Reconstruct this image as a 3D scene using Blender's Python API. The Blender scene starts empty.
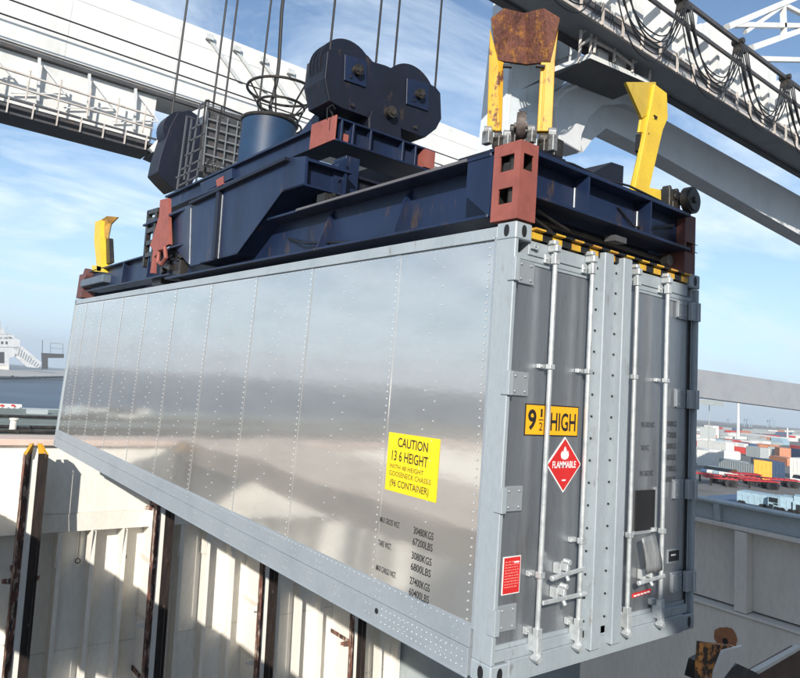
import bpy, bmesh, math, random
from mathutils import Vector, Matrix
random.seed(7)
S = bpy.context.scene
COL = S.collection

# ------------------------------------------------------------------ camera
# world frame: container corner nearest the lens = origin, X along its doors, Y along its side, Z up
Fpx, CX, CY = 681.366, 400.184, 281.483
ROWS = ((0.7812587, -0.6189472, 0.0808648), (0.1529985, 0.0642834, -0.9861334), (0.6051663, 0.7827975, 0.14492))
RM = Matrix(ROWS)
r2 = Vector(ROWS[2]).normalized()
r0 = Vector(ROWS[0]); r0 = (r0 - r0.dot(r2)*r2).normalized()
r1 = r2.cross(r0)
RM = Matrix((r0, r1, r2))
CAM = Vector((-3.2854119, -3.042135, 1.7799931))
cd = bpy.data.cameras.new('camera'); cam = bpy.data.objects.new('camera', cd); COL.objects.link(cam)
M4 = Matrix((r0, -r1, -r2)).transposed().to_4x4(); M4.translation = CAM
cam.matrix_world = M4
cd.sensor_fit = 'HORIZONTAL'; cd.sensor_width = 36; cd.lens = Fpx/800*36
cd.shift_x = (400-CX)/800; cd.shift_y = -(339-CY)/800
cd.clip_start = 0.05; cd.clip_end = 20000
S.camera = cam
S.render.resolution_x = 1024; S.render.resolution_y = 868

# ------------------------------------------------------------------ light
SUN = Vector((1.0, 1.0, -0.6)).normalized()
w = bpy.data.worlds.new('World'); S.world = w; w.use_nodes = True
nt = w.node_tree; nt.nodes.clear()
def N(nt, t, **k):
    n = nt.nodes.new(t)
    for a, v in k.items(): setattr(n, a, v)
    return n
out = N(nt, 'ShaderNodeOutputWorld'); bg = N(nt, 'ShaderNodeBackground')
sky = N(nt, 'ShaderNodeTexSky'); sky.sky_type = 'NISHITA'; sky.sun_disc = False
sky.sun_elevation = math.asin(-SUN.z); sky.sun_rotation = math.atan2(-SUN.x, -SUN.y)
sky.air_density = 1.0; sky.dust_density = 0.25; sky.ozone_density = 2.6; sky.altitude = 0
SKY_STRENGTH = 0.115
tc = N(nt, 'ShaderNodeTexCoord'); sep = N(nt, 'ShaderNodeSeparateXYZ')
nt.links.new(tc.outputs['Generated'], sep.inputs[0])
def MATH(nt, op, a, b=None, clamp=False):
    n = N(nt, 'ShaderNodeMath', operation=op); n.use_clamp = clamp
    for i, v in enumerate((a, b)):
        if v is None: continue
        if isinstance(v, (int, float)): n.inputs[i].default_value = v
        else: nt.links.new(v, n.inputs[i])
    return n.outputs[0]
zz = MATH(nt, 'ADD', MATH(nt, 'MAXIMUM', sep.outputs[2], 0.0), 0.16)
dx = MATH(nt, 'DIVIDE', sep.outputs[0], zz); dy = MATH(nt, 'DIVIDE', sep.outputs[1], zz)
cmb = N(nt, 'ShaderNodeCombineXYZ'); nt.links.new(dx, cmb.inputs[0]); nt.links.new(dy, cmb.inputs[1])
mp = N(nt, 'ShaderNodeMapping'); mp.inputs['Rotation'].default_value = (0, 0, 0.35); mp.inputs['Scale'].default_value = (0.8, 1.5, 1)
nt.links.new(cmb.outputs[0], mp.inputs[0])
cn = N(nt, 'ShaderNodeTexNoise'); cn.inputs['Scale'].default_value = 1.5; cn.inputs['Detail'].default_value = 9
cn.inputs['Roughness'].default_value = 0.62; cn.inputs['Distortion'].default_value = 0.5
nt.links.new(mp.outputs[0], cn.inputs['Vector'])
cr = N(nt, 'ShaderNodeValToRGB'); cr.color_ramp.elements[0].position = 0.44; cr.color_ramp.elements[1].position = 0.64
nt.links.new(cn.outputs[0], cr.inputs[0])
hz = MATH(nt, 'SUBTRACT', 1.0, MATH(nt, 'MULTIPLY', sep.outputs[2], 2.6), True)
fac = MATH(nt, 'MULTIPLY', cr.outputs[0], MATH(nt, 'ADD', MATH(nt, 'MULTIPLY', hz, 0.4), 0.55), True)
mx = N(nt, 'ShaderNodeMixRGB'); nt.links.new(fac, mx.inputs[0]); nt.links.new(sky.outputs[0], mx.inputs[1])
mx.inputs[2].default_value = (6.6, 7.3, 7.9, 1)
hf = MATH(nt, 'POWER', MATH(nt, 'SUBTRACT', 1.0, MATH(nt, 'MAXIMUM', sep.outputs[2], 0.0), True), 5.0)
mh = N(nt, 'ShaderNodeMixRGB'); nt.links.new(MATH(nt, 'MULTIPLY', hf, 0.85, True), mh.inputs[0]); nt.links.new(mx.outputs[0], mh.inputs[1])
mh.inputs[2].default_value = (3.6, 5.2, 7.0, 1)
nt.links.new(mh.outputs[0], bg.inputs[0]); bg.inputs[1].default_value = SKY_STRENGTH
nt.links.new(bg.outputs[0], out.inputs[0])
sd = bpy.data.lights.new('sun', 'SUN'); sd.energy = 4.6; sd.angle = math.radians(0.5); sd.color = (1.0, 0.94, 0.84)
so = bpy.data.objects.new('sun', sd); COL.objects.link(so)
so.rotation_mode = 'QUATERNION'; so.rotation_quaternion = SUN.to_track_quat('-Z', 'Y'); so.location = (-20, -20, 30)
S.view_settings.view_transform = 'Standard'; S.view_settings.look = 'None'
S.view_settings.gamma = 1; S.view_settings.use_curve_mapping = False
S.view_settings.exposure = 0.5
S.render.engine = 'CYCLES'
try:
    S.cycles.use_denoising = True; S.cycles.max_bounces = 6
except Exception: pass

# ------------------------------------------------------------------ helpers
def ray(x, y): return RM.transposed() @ Vector(((x-CX)/Fpx, (y-CY)/Fpx, 1.0))
def ON(x, y, ax, v):
    d = ray(x, y); return CAM + d*((v-CAM[ax])/d[ax])
def PL(x, y, n, d0):                      # plane n.p = d0
    d = ray(x, y); n = Vector(n); return CAM + d*((d0-n.dot(CAM))/n.dot(d))
SL = 0.0176; GN = (0.605*SL, 0.783*SL, 1.0); GZ = -7.5; WZ = -9.5
def G(x, y): return PL(x, y, GN, GZ)
def gz(x, y, base=None): return (GZ if base is None else base) - GN[0]*x - GN[1]*y

class MB:
    def __init__(s): s.v = []; s.f = []; s.m = []; s.k = 0
    def add(s, vs, fs):
        o = len(s.v); s.v += [tuple(v) for v in vs]
        for f in fs: s.f.append([i+o for i in f]); s.m.append(s.k)
        return s
    def box(s, x0, x1, y0, y1, z0, z1):
        if x0 > x1: x0, x1 = x1, x0
        if y0 > y1: y0, y1 = y1, y0
        if z0 > z1: z0, z1 = z1, z0
        vs = [(x, y, z) for x in (x0, x1) for y in (y0, y1) for z in (z0, z1)]
        return s.add(vs, [(0,1,3,2), (4,6,7,5), (0,4,5,1), (2,3,7,6), (0,2,6,4), (1,5,7,3)])
    def prism(s, pts, vec):
        vec = Vector(vec); pts = [Vector(p) for p in pts]; n = len(pts)
        nn = Vector((0, 0, 0))
        for i in range(n): nn += (pts[i]-pts[0]).cross(pts[(i+1) % n]-pts[0])
        if nn.dot(vec) > 0: pts = pts[::-1]
        vs = pts + [p+vec for p in pts]
        fs = [tuple(range(n)), tuple(range(2*n-1, n-1, -1))]
        fs += [((i+1) % n, i, n+i, n+(i+1) % n) for i in range(n)]
        return s.add(vs, fs)
    def px(s, pix, ax, val, th):          # outline drawn on an axis plane with real thickness
        v = [0, 0, 0]; v[ax] = th
        return s.prism([ON(x, y, ax, val) for x, y in pix], v)
    def bar(s, p, q, w, h=None, up=(0, 0, 1)):
        p = Vector(p); q = Vector(q); h = h or w; d = (q-p).normalized(); up = Vector(up)
        if abs(d.dot(up)) > .97: up = Vector((0, 1, 0)) if abs(d.y) < .9 else Vector((1, 0, 0))
        a = d.cross(up).normalized()*w/2; b = a.cross(d).normalized()*h/2
        return s.add([p-a-b, p+a-b, p+a+b, p-a+b, q-a-b, q+a-b, q+a+b, q-a+b],
                     [(0,3,2,1), (4,5,6,7), (0,1,5,4), (1,2,6,5), (2,3,7,6), (3,0,4,7)][::1])
    def tube(s, pts, r, n=10, closed=False, caps=True):
        pts = [Vector(p) for p in pts]; m = len(pts); o = []; vs = []
        prev = None
        for i, p in enumerate(pts):
            if closed: d = pts[(i+1) % m]-pts[i-1]
            else: d = pts[min(i+1, m-1)]-pts[max(i-1, 0)]
            d.normalize()
            a = prev if prev is not None else (Vector((0, 0, 1)) if abs(d.z) < .9 else Vector((1, 0, 0)))
            a = (a-a.dot(d)*d).normalized(); prev = a; b = d.cross(a)
            for k in range(n):
                t = 2*math.pi*k/n; vs.append(p+(a*math.cos(t)+b*math.sin(t))*r)
        fs = []
        for i in range(m if closed else m-1):
            j = (i+1) % m
            for k in range(n): fs.append((i*n+k, i*n+(k+1) % n, j*n+(k+1) % n, j*n+k))
        if caps and not closed:
            fs.append(tuple(range(n-1, -1, -1))); fs.append(tuple((m-1)*n+k for k in range(n)))
        return s.add(vs, fs)
    def cyl(s, p, q, r, n=24, r2=None):
        p = Vector(p); q = Vector(q); d = (q-p).normalized(); r2 = r if r2 is None else r2
        a = (Vector((0, 0, 1)) if abs(d.z) < .9 else Vector((1, 0, 0))); a = (a-a.dot(d)*d).normalized(); b = d.cross(a)
        vs = [p+(a*math.cos(2*math.pi*k/n)+b*math.sin(2*math.pi*k/n))*r for k in range(n)]
        vs += [q+(a*math.cos(2*math.pi*k/n)+b*math.sin(2*math.pi*k/n))*r2 for k in range(n)]
        fs = [(k, (k+1) % n, n+(k+1) % n, n+k) for k in range(n)] + [tuple(range(n-1, -1, -1)), tuple(range(n, 2*n))]
        return s.add(vs, fs)
    def ring(s, c, r, t, n=36, ax=(0, 0, 1)):
        ax = Vector(ax).normalized(); a = (Vector((1, 0, 0)) if abs(ax.x) < .9 else Vector((0, 1, 0))); a = (a-a.dot(ax)*ax).normalized(); b = ax.cross(a)
        return s.tube([Vector(c)+(a*math.cos(2*math.pi*k/n)+b*math.sin(2*math.pi*k/n))*r for k in range(n)], t, 8, True)
    def rivet(s, p, nrm, r=.009, h=.006):
        p = Vector(p); nrm = Vector(nrm); a = Vector((0, 0, 1)); b = nrm.cross(a); n = 6
        vs = [p+(a*math.cos(2*math.pi*k/n)+b*math.sin(2*math.pi*k/n))*r for k in range(n)] + \
             [p+nrm*h+(a*math.cos(2*math.pi*k/n)+b*math.sin(2*math.pi*k/n))*r*.55 for k in range(n)]
        return s.add(vs, [(k, (k+1) % n, n+(k+1) % n, n+k) for k in range(n)] + [tuple(range(n, 2*n))])
    def shear(s, k, z0=0):
        s.v = [(x-k*(z-z0), y, z) for x, y, z in s.v]; return s
    def build(s, name, mats, parent=None, bevel=0, smooth=False):
        if not isinstance(mats, (list, tuple)): mats = [mats]
        me = bpy.data.meshes.new(name); me.from_pydata(s.v, [], s.f); me.update()
        for m in mats: me.materials.append(m)
        me.polygons.foreach_set('material_index', s.m)
        bm = bmesh.new(); bm.from_mesh(me); bmesh.ops.recalc_face_normals(bm, faces=bm.faces); bm.to_mesh(me); bm.free()
        if smooth: me.shade_smooth() if hasattr(me, 'shade_smooth') else None
        o = bpy.data.objects.new(name, me); COL.objects.link(o)
        if smooth:
            e = o.modifiers.new('edge', 'EDGE_SPLIT'); e.split_angle = math.radians(38)
        if bevel:
            b = o.modifiers.new('bevel', 'BEVEL'); b.width = bevel; b.segments = 1; b.limit_method = 'ANGLE'; b.angle_limit = math.radians(40)
        if parent: o.parent = parent
        return o

def empty(name, loc=(0, 0, 0)):
    o = bpy.data.objects.new(name, None); COL.objects.link(o); o.location = loc; o.empty_display_size = .2
    return o
class Thing:
    """an Empty at the base; parts are modelled in world space and re-based under it"""
    def __init__(s, name, label, cat, group=None, loc=(0, 0, 0)):
        s.o = empty(name, loc); tag(s.o, label, cat, group); s.loc = Vector(loc)
    def part(s, name, mb, mat, under=None, bevel=0, smooth=False, label=None):
        mb.v = [(x-s.loc.x, y-s.loc.y, z-s.loc.z) for x, y, z in mb.v]
        o = mb.build(name, mat, under or s.o, bevel, smooth)
        if label: o['label'] = label
        return o
def tag(o, label=None, cat=None, group=None, kind=None):
    if label: o['label'] = label
    if cat: o['category'] = cat
    if group: o['group'] = group
    if kind: o['kind'] = kind
    return o
def struct(name, mb, mat, **k):
    return tag(mb.build(name, mat, **k), kind='structure')

def mat(name, c, rough=.6, metal=0, c2=None, scale=3, mix=(.45, .7), bump=0, bscale=20, rust=None, rth=(.6, .68), rscale=6,
        stretch=(1, 1, 1), spec=.5, coat=0, rvar=0, fine=.06):
    m = bpy.data.materials.new(name); m.use_nodes = True; t = m.node_tree; t.nodes.clear()
    o = N(t, 'ShaderNodeOutputMaterial'); b = N(t, 'ShaderNodeBsdfPrincipled'); t.links.new(b.outputs[0], o.inputs[0])
    tcn = N(t, 'ShaderNodeTexCoord'); mpn = N(t, 'ShaderNodeMapping'); mpn.inputs['Scale'].default_value = stretch
    t.links.new(tcn.outputs['Object'], mpn.inputs[0])
    def noise(sc, det=6, r=.6, src=None):
        n = N(t, 'ShaderNodeTexNoise'); n.inputs['Scale'].default_value = sc; n.inputs['Detail'].default_value = det; n.inputs['Roughness'].default_value = r
        t.links.new((src or mpn).outputs[0] if not src else src.outputs['Object'], n.inputs['Vector']); return n.outputs[0]
    def ramp(v, a, bb):
        n = N(t, 'ShaderNodeMapRange'); n.inputs['From Min'].default_value = a; n.inputs['From Max'].default_value = bb; t.links.new(v, n.inputs[0]); return n.outputs[0]
    def mixc(f, a, bb):
        n = N(t, 'ShaderNodeMixRGB')
        t.links.new(f, n.inputs[0])
        for i, v in ((1, a), (2, bb)):
            if isinstance(v, tuple): n.inputs[i].default_value = (*v, 1)
            else: t.links.new(v, n.inputs[i])
        return n.outputs[0]
    c2 = c2 or tuple(x*.78 for x in c)
    base = mixc(ramp(noise(scale), *mix), c, c2)
    if fine:
        base = mixc(MATH(t, 'MULTIPLY', ramp(noise(scale*14, 3), .4, .75), fine*4, True), base, tuple(x*.55 for x in c))
    if rust:
        rn = noise(rscale, 10, .68)
        base = mixc(ramp(rn, *rth), base, mixc(ramp(noise(rscale*5, 4), .35, .65), rust, tuple(x*.42 for x in rust)))
    t.links.new(base, b.inputs['Base Color'])
    b.inputs['Metallic'].default_value = metal
    if rvar:
        rr = MATH(t, 'ADD', rough-rvar/2, MATH(t, 'MULTIPLY', noise(scale*1.7), rvar), True); t.links.new(rr, b.inputs['Roughness'])
    else: b.inputs['Roughness'].default_value = rough
    b.inputs['Specular IOR Level'].default_value = spec
    if coat: b.inputs['Coat Weight'].default_value = coat
    if bump:
        bn = N(t, 'ShaderNodeBump'); bn.inputs['Strength'].default_value = bump; bn.inputs['Distance'].default_value = .02
        t.links.new(noise(bscale, 5), bn.inputs['Height']); t.links.new(bn.outputs[0], b.inputs['Normal'])
    return m

ALU = mat('brushed_aluminium', (.66, .652, .635), .085, .76, (.60, .592, .58), 2.2, bump=.05, bscale=1.4, stretch=(1, .5, 1.6), rvar=.09, fine=.015)
RAIL = mat('painted_rail', (.33, .37, .41), .45, .2, (.29, .33, .37), 2, bump=.03, fine=.05)
RIVET = mat('rivet_metal', (.75, .77, .78), .35, .5, fine=0)
FRAME = mat('pale_grey_paint', (.33, .375, .41), .5, .05, (.285, .33, .365), 2.5, rust=(.27, .25, .22), rth=(.62, .74), rscale=9, stretch=(1, 1, .4))
DOOR = mat('door_aluminium', (.42, .44, .47), .30, .8, (.34, .35, .37), 2.2, stretch=(3, 1, .35), bump=.05, bscale=60, rvar=.14, rust=(.26, .22, .19), rth=(.56, .8), rscale=2.5)
GALV = mat('galvanised_steel', (.56, .59, .60), .38, .4, (.38, .41, .43), 14, rust=(.3, .22, .16), rth=(.7, .78), rscale=12, bump=.1, bscale=80)
HINGE = mat('hinge_steel', (.36, .39, .42), .45, .4, (.34, .37, .4), 9, rust=(.25, .18, .13), rth=(.7, .78))
BLACK = mat('black_rubber', (.012, .012, .014), .6, fine=.02)
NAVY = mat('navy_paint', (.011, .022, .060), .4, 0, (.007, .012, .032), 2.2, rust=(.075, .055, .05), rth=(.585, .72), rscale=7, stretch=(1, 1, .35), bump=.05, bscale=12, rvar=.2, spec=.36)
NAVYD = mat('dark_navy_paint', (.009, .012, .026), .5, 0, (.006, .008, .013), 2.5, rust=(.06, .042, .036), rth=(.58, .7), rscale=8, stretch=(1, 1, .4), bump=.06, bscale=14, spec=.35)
GREASE = mat('greasy_steel', (.03, .028, .027), .42, .3, (.07, .06, .05), 8, bump=.2, bscale=30)
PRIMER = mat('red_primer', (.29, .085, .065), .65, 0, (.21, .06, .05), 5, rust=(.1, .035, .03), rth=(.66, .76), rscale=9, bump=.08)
YELLOW = mat('chipped_yellow_paint', (.62, .34, .02), .55, 0, (.50, .25, .02), 6, rust=(.16, .06, .03), rth=(.56, .62), rscale=11, stretch=(1, 1, .6), bump=.12)
YELLOW2 = mat('yellow_paint', (.70, .49, .04), .5, 0, (.62, .41, .04), 4, rust=(.2, .09, .03), rth=(.66, .72), rscale=13, bump=.05)
RUST = mat('rusty_plate', (.17, .065, .045), .85, 0, (.075, .03, .025), 9, rust=(.40, .17, .04), rth=(.50, .62), rscale=10, bump=.8, bscale=34, fine=.12)
WHITE = mat('white_crane_paint', (.66, .66, .64), .5, 0, (.56, .56, .545), .5, rust=(.42, .37, .31), rth=(.66, .8), rscale=1.1, stretch=(1, 1, .35), fine=.05)
CRANEG = mat('grey_crane_paint', (.60, .61, .62), .55, 0, (.52, .53, .54), .5, rust=(.22, .2, .18), rth=(.7, .8), rscale=1, fine=.03)
CRANED = mat('dark_crane_steel', (.055, .055, .06), .6, 0, (.035, .034, .036), 1, rust=(.14, .085, .06), rth=(.55, .7), rscale=3)
GALVR = mat('weathered_handrail', (.55, .50, .46), .6, .1, (.4, .33, .28), 2)
HULLW = mat('hold_white_paint', (.82, .79, .73), .6, 0, (.74, .71, .65), 1.1, rust=(.42, .3, .2), rth=(.68, .78), rscale=2.4, stretch=(1, 1, .3), bump=.04, bscale=3)
HULLG = mat('coaming_grey_paint', (.70, .66, .60), .65, 0, (.62, .58, .53), 1.4, rust=(.3, .2, .13), rth=(.72, .8), rscale=3, stretch=(1, 1, .35), bump=.04, bscale=4)
HULLB = mat('bulwark_blue_grey_paint', (.40, .45, .47), .6, 0, (.34, .38, .4), 2, rust=(.28, .18, .12), rth=(.72, .8), rscale=4)
GUIDER = mat('rusty_guide_steel', (.20, .08, .055), .75, 0, (.03, .02, .018), 9, mix=(.42, .58), rust=(.60, .48, .40), rth=(.53, .58), rscale=13, stretch=(1, 1, .22), bump=.3, bscale=30)
GUIDED = mat('worn_black_guide_steel', (.02, .016, .015), .6, .2, (.05, .03, .025), 9, rust=(.3, .2, .15), rth=(.64, .7), rscale=12, stretch=(1, 1, .25), bump=.2, bscale=30)
DECK = mat('deck_paint', (.64, .54, .44), .8, 0, (.42, .34, .29), .7, rust=(.3, .18, .12), rth=(.62, .75), rscale=1.2)
DECKG = mat('green_grey_deck', (.17, .19, .165), .75, 0, (.24, .29, .26), .6)
ROPE = mat('steel_wire_rope', (.03, .03, .032), .5, .4, fine=0)
CABLE = mat('black_cable', (.01, .01, .011), .45, fine=0)

def flat(name, c, rough=.6, **k): return mat(name, c, rough, **k)
INK = flat('black_ink', (.012, .012, .014), .5, fine=0)
STY = flat('yellow_label_film', (.84, .62, .01), .45, c2=(.86, .64, .01), fine=.02, rust=(.55, .48, .35), rth=(.66, .72), rscale=26)
STO = flat('orange_label_film', (.88, .42, .01), .45, c2=(.84, .38, .01), fine=.02, rust=(.55, .48, .35), rth=(.66, .72), rscale=26)
STR = flat('red_label_film', (.56, .02, .02), .45, c2=(.6, .02, .02), fine=.02, rust=(.55, .48, .35), rth=(.66, .72), rscale=26)
STW = flat('white_label_film', (.8, .8, .8), .45, fine=0)
STB = flat('dark_brown_paint', (.13, .05, .03), .6)

def text(s, plane, org, width, height, m, name='lettering', parent=None, loc=Vector((0, 0, 0)), bold=0.0, mono=False):
    """flat lettering, fitted to width x height; plane 'side' faces -X, 'door' faces -Y"""
    cu = bpy.data.curves.new(name, 'FONT'); cu.body = s; cu.size = 1; cu.offset = bold; cu.extrude = 0; cu.resolution_u = 3
    ob = bpy.data.objects.new(name, cu); COL.objects.link(ob)
    bpy.context.view_layer.update()
    me = bpy.data.meshes.new_from_object(ob.evaluated_get(bpy.context.evaluated_depsgraph_get()))
    bpy.data.objects.remove(ob); bpy.data.curves.remove(cu)
    xs = [v.co.x for v in me.vertices]; ys = [v.co.y for v in me.vertices]
    x0, x1, y0, y1 = min(xs), max(xs), min(ys), max(ys)
    for v in me.vertices:
        a = (v.co.x-x0)/(x1-x0)*width; b = (v.co.y-y0)/(y1-y0)*height
        if plane == 'side': p = Vector((org[0], org[1]-a, org[2]+b))
        else: p = Vector((org[0]+a, org[1], org[2]+b))
        v.co = p-loc
    me.materials.append(m)
    o = bpy.data.objects.new(name, me); COL.objects.link(o)
    if parent: o.parent = parent
    return o

# ================================================================== GROUND, WATER
def sheet(name, pts, m, base, up=0.0):
    mb = MB(); n = len(pts)
    mb.add([(x, y, gz(x, y, base)+up) for x, y in pts], [tuple(range(n))])
    return struct(name, mb, m)
ASPH = mat('yard_asphalt', (.15, .148, .14), .85, 0, (.11, .11, .108), .02, rust=(.2, .19, .17), rth=(.5, .62), rscale=.06, fine=.05)
WATER = mat('harbour_water', (.008, .025, .055), .42, 0, (.03, .065, .1), .02, bump=.5, bscale=.8, fine=0)
sheet('water', [(-3000, -600), (-3000, 3600), (3600, 3600), (3600, -600)], WATER, WZ)
sheet('ground', [(11.5, -400), (11.5, 140), (60, 190), (140, 240), (500, 520), (3600, 2600), (3600, -400)], ASPH, GZ)
q = MB(); q.prism([(11.5, -400, GZ-.02), (11.5, 140, GZ-2.2), (11.8, 140, GZ-2.2), (11.8, -400, GZ-.02)], (0, 0, -3.5)); struct('quay_wall', q, HULLG)
FARQ = mat('far_quay_concrete', (.42, .41, .38), .85, 0, (.34, .33, .31), .02)
a = G(-60, 371); b = G(62, 372.5)

# ================================================================== THE HOLD
K = 0.055                                    # the ship heels a little
BY = 13.25
bh = Thing('hold_bulkhead', 'white transverse bulkhead with vertical stiffeners behind the rusty cell guides', 'bulkhead', loc=(0, BY, 0))
m = MB(); m.box(-22, 16, BY, BY+.7, -1.62, -.17); m.shear(K); bh.part('coaming_plate', m, HULLW, bevel=.02)
m = MB(); m.prism([(-18.2, BY-.02, -1.62), (-18.2, BY+.03, -2.0), (-18.2, BY+.7, -2.0), (-18.2, BY+.7, -1.62)], (34.2, 0, 0)); m.shear(K); bh.part('knuckle_plate', m, HULLW)
m = MB(); m.box(-22, 16, BY-.12, BY+.75, -.17, -.04); m.shear(K); bh.part('top_flange', m, mat('pink_worn_paint', (.60, .45, .38), .7, c2=(.62, .56, .5)), bevel=.01)
m = MB(); m.box(-18.2, 16, BY+.42, BY+.46, -13, -1.98); m.shear(K); bh.part('lower_plate', m, HULLW)
GX = [-2.93, -.2, 2.5, 5.2, 7.95, 10.65, 13.35]
for gi in range(-5, 6):
    for j in range(4):
        x = GX[0]+gi*2.7 if gi < 0 else GX[gi]
        x = x+.12+j*.675
        if j == 0: continue
        m = MB()
        m.box(x-.015, x+.015, BY+.1, BY+.418, -13, -2.02)
        m.box(x-.015, x+.07, BY+.075, BY+.098, -13, -2.02)
        m.prism([(x-.05, BY+.0, -2.005), (x-.05, BY+.418, -2.005), (x-.05, BY+.418, -2.8), (x-.05, BY+.09, -2.75)], (.03, 0, 0))
        m.shear(K); bh.part('stiffener', m, HULLW)
m = MB()
for z in (-4.6, -6.6, -8.6): m.box(-4.2, 16, BY+.405, BY+.419, z, z+.02)
m.shear(K); bh.part('weld_seam', m, HULLG)
# eye plates hanging below the coaming
for x in (.95, 1.95):
    m = MB(); m.ring((x+.12, BY+.36, -2.72), .05, .010, ax=(.3, 1, 0)); m.box(x+.115, x+.125, BY+.36, BY+.37, -2.67, -2.0); m.shear(K); bh.part('lashing_ring', m, GREASE)

def cell_guide(x, y, label, ztop=-.02, kind=0):
    t = Thing('cell_guide', label, 'cell guide', 'steel cell guides standing along the bulkhead', (x, y, -12))
    m = MB(); m.box(x-.015, x+.035, y+.03, BY+.41, -12, ztop-.15); m.box(x-.06, x+.08, y+.02, y+.045, -12, ztop-.1); m.shear(K); t.part('web', m, HULLW)
    m = MB(); m.box(x-.215, x-.2, y-.16, y+.0, -12, ztop-.2); m.box(x-.215, x-.06, y, y+.02, -12, ztop-.2); m.shear(K); t.part('guide_angle', m, GUIDER, bevel=.004)
    m = MB(); m.box(x+.2, x+.215, y-.16, y, -12, ztop-.2); m.box(x+.06, x+.2, y, y+.02, -12, ztop-.2); m.shear(K); t.part('guide_angle', m, GUIDED, bevel=.004)
    for s, mm in ((-1, YELLOW), (1, YELLOW)):
        m = MB(); m.prism([(x+s*.215, y-.18, ztop-.2), (x+s*.215, y+.02, ztop-.2), (x+s*.10, y+.03, ztop), (x+s*.10, y-.1, ztop)], (-s*.02, 0, 0))
        m.prism([(x+s*.07, y, ztop-.28), (x+s*.213, y, ztop-.28), (x+s*.11, y+.03, ztop), (x+s*.03, y+.03, ztop)], (0, .02, 0))
        m.shear(K); t.part('entry_tip', m, mm)
    z = ztop-1.5; r = random.Random(int(x*10)); n = 0
    while z > -9:
        for s in (-1, 1):
            m = MB(); m.prism([(x+s*.06, y+.05, z), (x+s*.06, y+.05, z+.16), (x+s*.34, y+.2, z+.10), (x+s*.34, y+.2, z+.02)], (0, .02, 0))
            m.box(x+s*.02, x+s*.05, y+.03, BY+.41, z, z+.1); m.shear(K); t.part('bracket', m, GUIDER if r.random() < .6 else HULLG)
        z -= 1.25
    return t
cell_guide(GX[1], 12.5, 'rusty cell guide with yellow tips below the far end of the container, leftmost in view', -.05)
cell_guide(GX[2], 12.5, 'second cell guide from the left, dark red rust on its face')
cell_guide(GX[3], 12.5, 'third cell guide from the left, streaked rust, its top hidden by the container')
cell_guide(GX[4], 12.5, 'rightmost cell guide in view, black at the top and rusty lower down')
cell_guide(GX[5], 12.5, 'cell guide of the next slot, hidden behind the container')
cell_guide(GX[0], 12.5, 'cell guide at the outboard corner of the hold')

m = MB(); m.box(-6.0, -3.1, -24, BY-.13, -.45, -.0)
tag(m.build('hatch_girder', DECK), 'beige deck strip on a longitudinal girder between the two bays of the hold', 'girder')
m = MB(); m.box(-18.4, 16.5, -24, BY+.5, -13.2, -13.0); struct('hold_floor', m, HULLG)
m = MB(); m.box(-18.4, -18.2, -24, BY-.13, -13, -.02); tag(m.build('hold_side_wall', HULLW), 'white outboard longitudinal wall of the port side hold bay', 'wall')
# right side coaming at X = 8
rc = Thing('hatch_coaming', 'grey steel hatch coaming with vertical pillars and ledges on the right side of the hold', 'coaming', loc=(8, 2, -1))
Y0, Y1 = -4, BY-.2
m = MB(); m.box(8.22, 8.26, Y0, Y1, -1.30, -.12); m.box(8.0, 8.5, Y0, 5.2, -13, -1.38); rc.part('side_plate', m, HULLG)
m = MB(); m.box(8.0, 8.5, Y0, Y1, -.11, -.04); rc.part('upper_ledge', m, HULLG, bevel=.01)
m = MB(); m.box(7.97, 8.5, Y0, Y1, -1.37, -1.33); rc.part('lower_ledge', m, HULLG, bevel=.008)
y = 2.20
for i in range(-3, 6):
    m = MB(); m.prism([(8.0, y+i*1.42, -1.32), (8.0, y+i*1.42, -.30), (8.0, y+i*1.42-.0, -.12), (8.0, y+.19+i*1.42, -.12), (8.0, y+.19+i*1.42, -1.32)], (.21, 0, 0)); rc.part('pillar', m, HULLG, bevel=.006)
m = MB(); m.box(8.12, 8.16, Y0, Y1, -.035, .24); rc.part('bulwark', m, HULLB)
m = MB(); m.box(8.0, 8.3, Y0, Y1, .24, .28); rc.part('bulwark_rail', m, HULLB, bevel=.008)
for i in range(8):
    m = MB(); m.prism([(8.02, 2.55+i*1.55-3, .238), (8.118, 2.55+i*1.55-3, .238), (8.118, 2.55+i*1.55-3, -.035), (8.06, 2.55+i*1.55-3, -.035)], (0, .1, 0)); rc.part('bulwark_bracket', m, HULLB)
c = Vector((7.995, 2.50, -1.79)); m = MB()
pts = []
for k in range(28):
    a_ = 2*math.pi*k/28; rr = .17*(1+.12*math.sin(3*a_+1)+.1*random.random()); pts.append(c+Vector((0, math.cos(a_)*rr, math.sin(a_)*rr*1.15)))
m.prism(pts, (-.006, 0, 0)); st = rc.part('rust_patch', m, mat('orange_rust', (.36, .15, .07), .9, c2=(.24, .1, .06), scale=8, bump=.3, fine=.1))
m = MB(); m.cyl(c+Vector((-.012, .01, -.02)), c+Vector((-.006, .01, -.02)), .045, 14); rc.part('drain_hole', m, BLACK)
# deck areas of the ship
m = MB(); m.box(-24, -18.21, -24, 13, -.25, -.0); struct('ship_deck', m, DECK)
m = MB(); m.box(-24, 9.5, BY+.95, 29.5, -1.2, -.62); struct('deck_aft', m, DECKG)
m = MB(); m.box(-12, 9.5, -24, 30, WZ-3, -1.2) if False else None
m.box(8.52, 10.6, -24, BY, -.6, -.3); struct('side_deck', m, HULLG)
m = MB(); m.box(-24.3, -24.02, -24, 29.5, WZ-2, -.26); m.box(10.61, 10.8, -24, 29.5, WZ-2, -.35); m.box(-24, 10.6, 29.51, 29.8, WZ-2, -.6)
tag(m.build('ship_hull', HULLB), 'blue grey hull plating of the container ship around the hold', 'hull')
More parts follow.
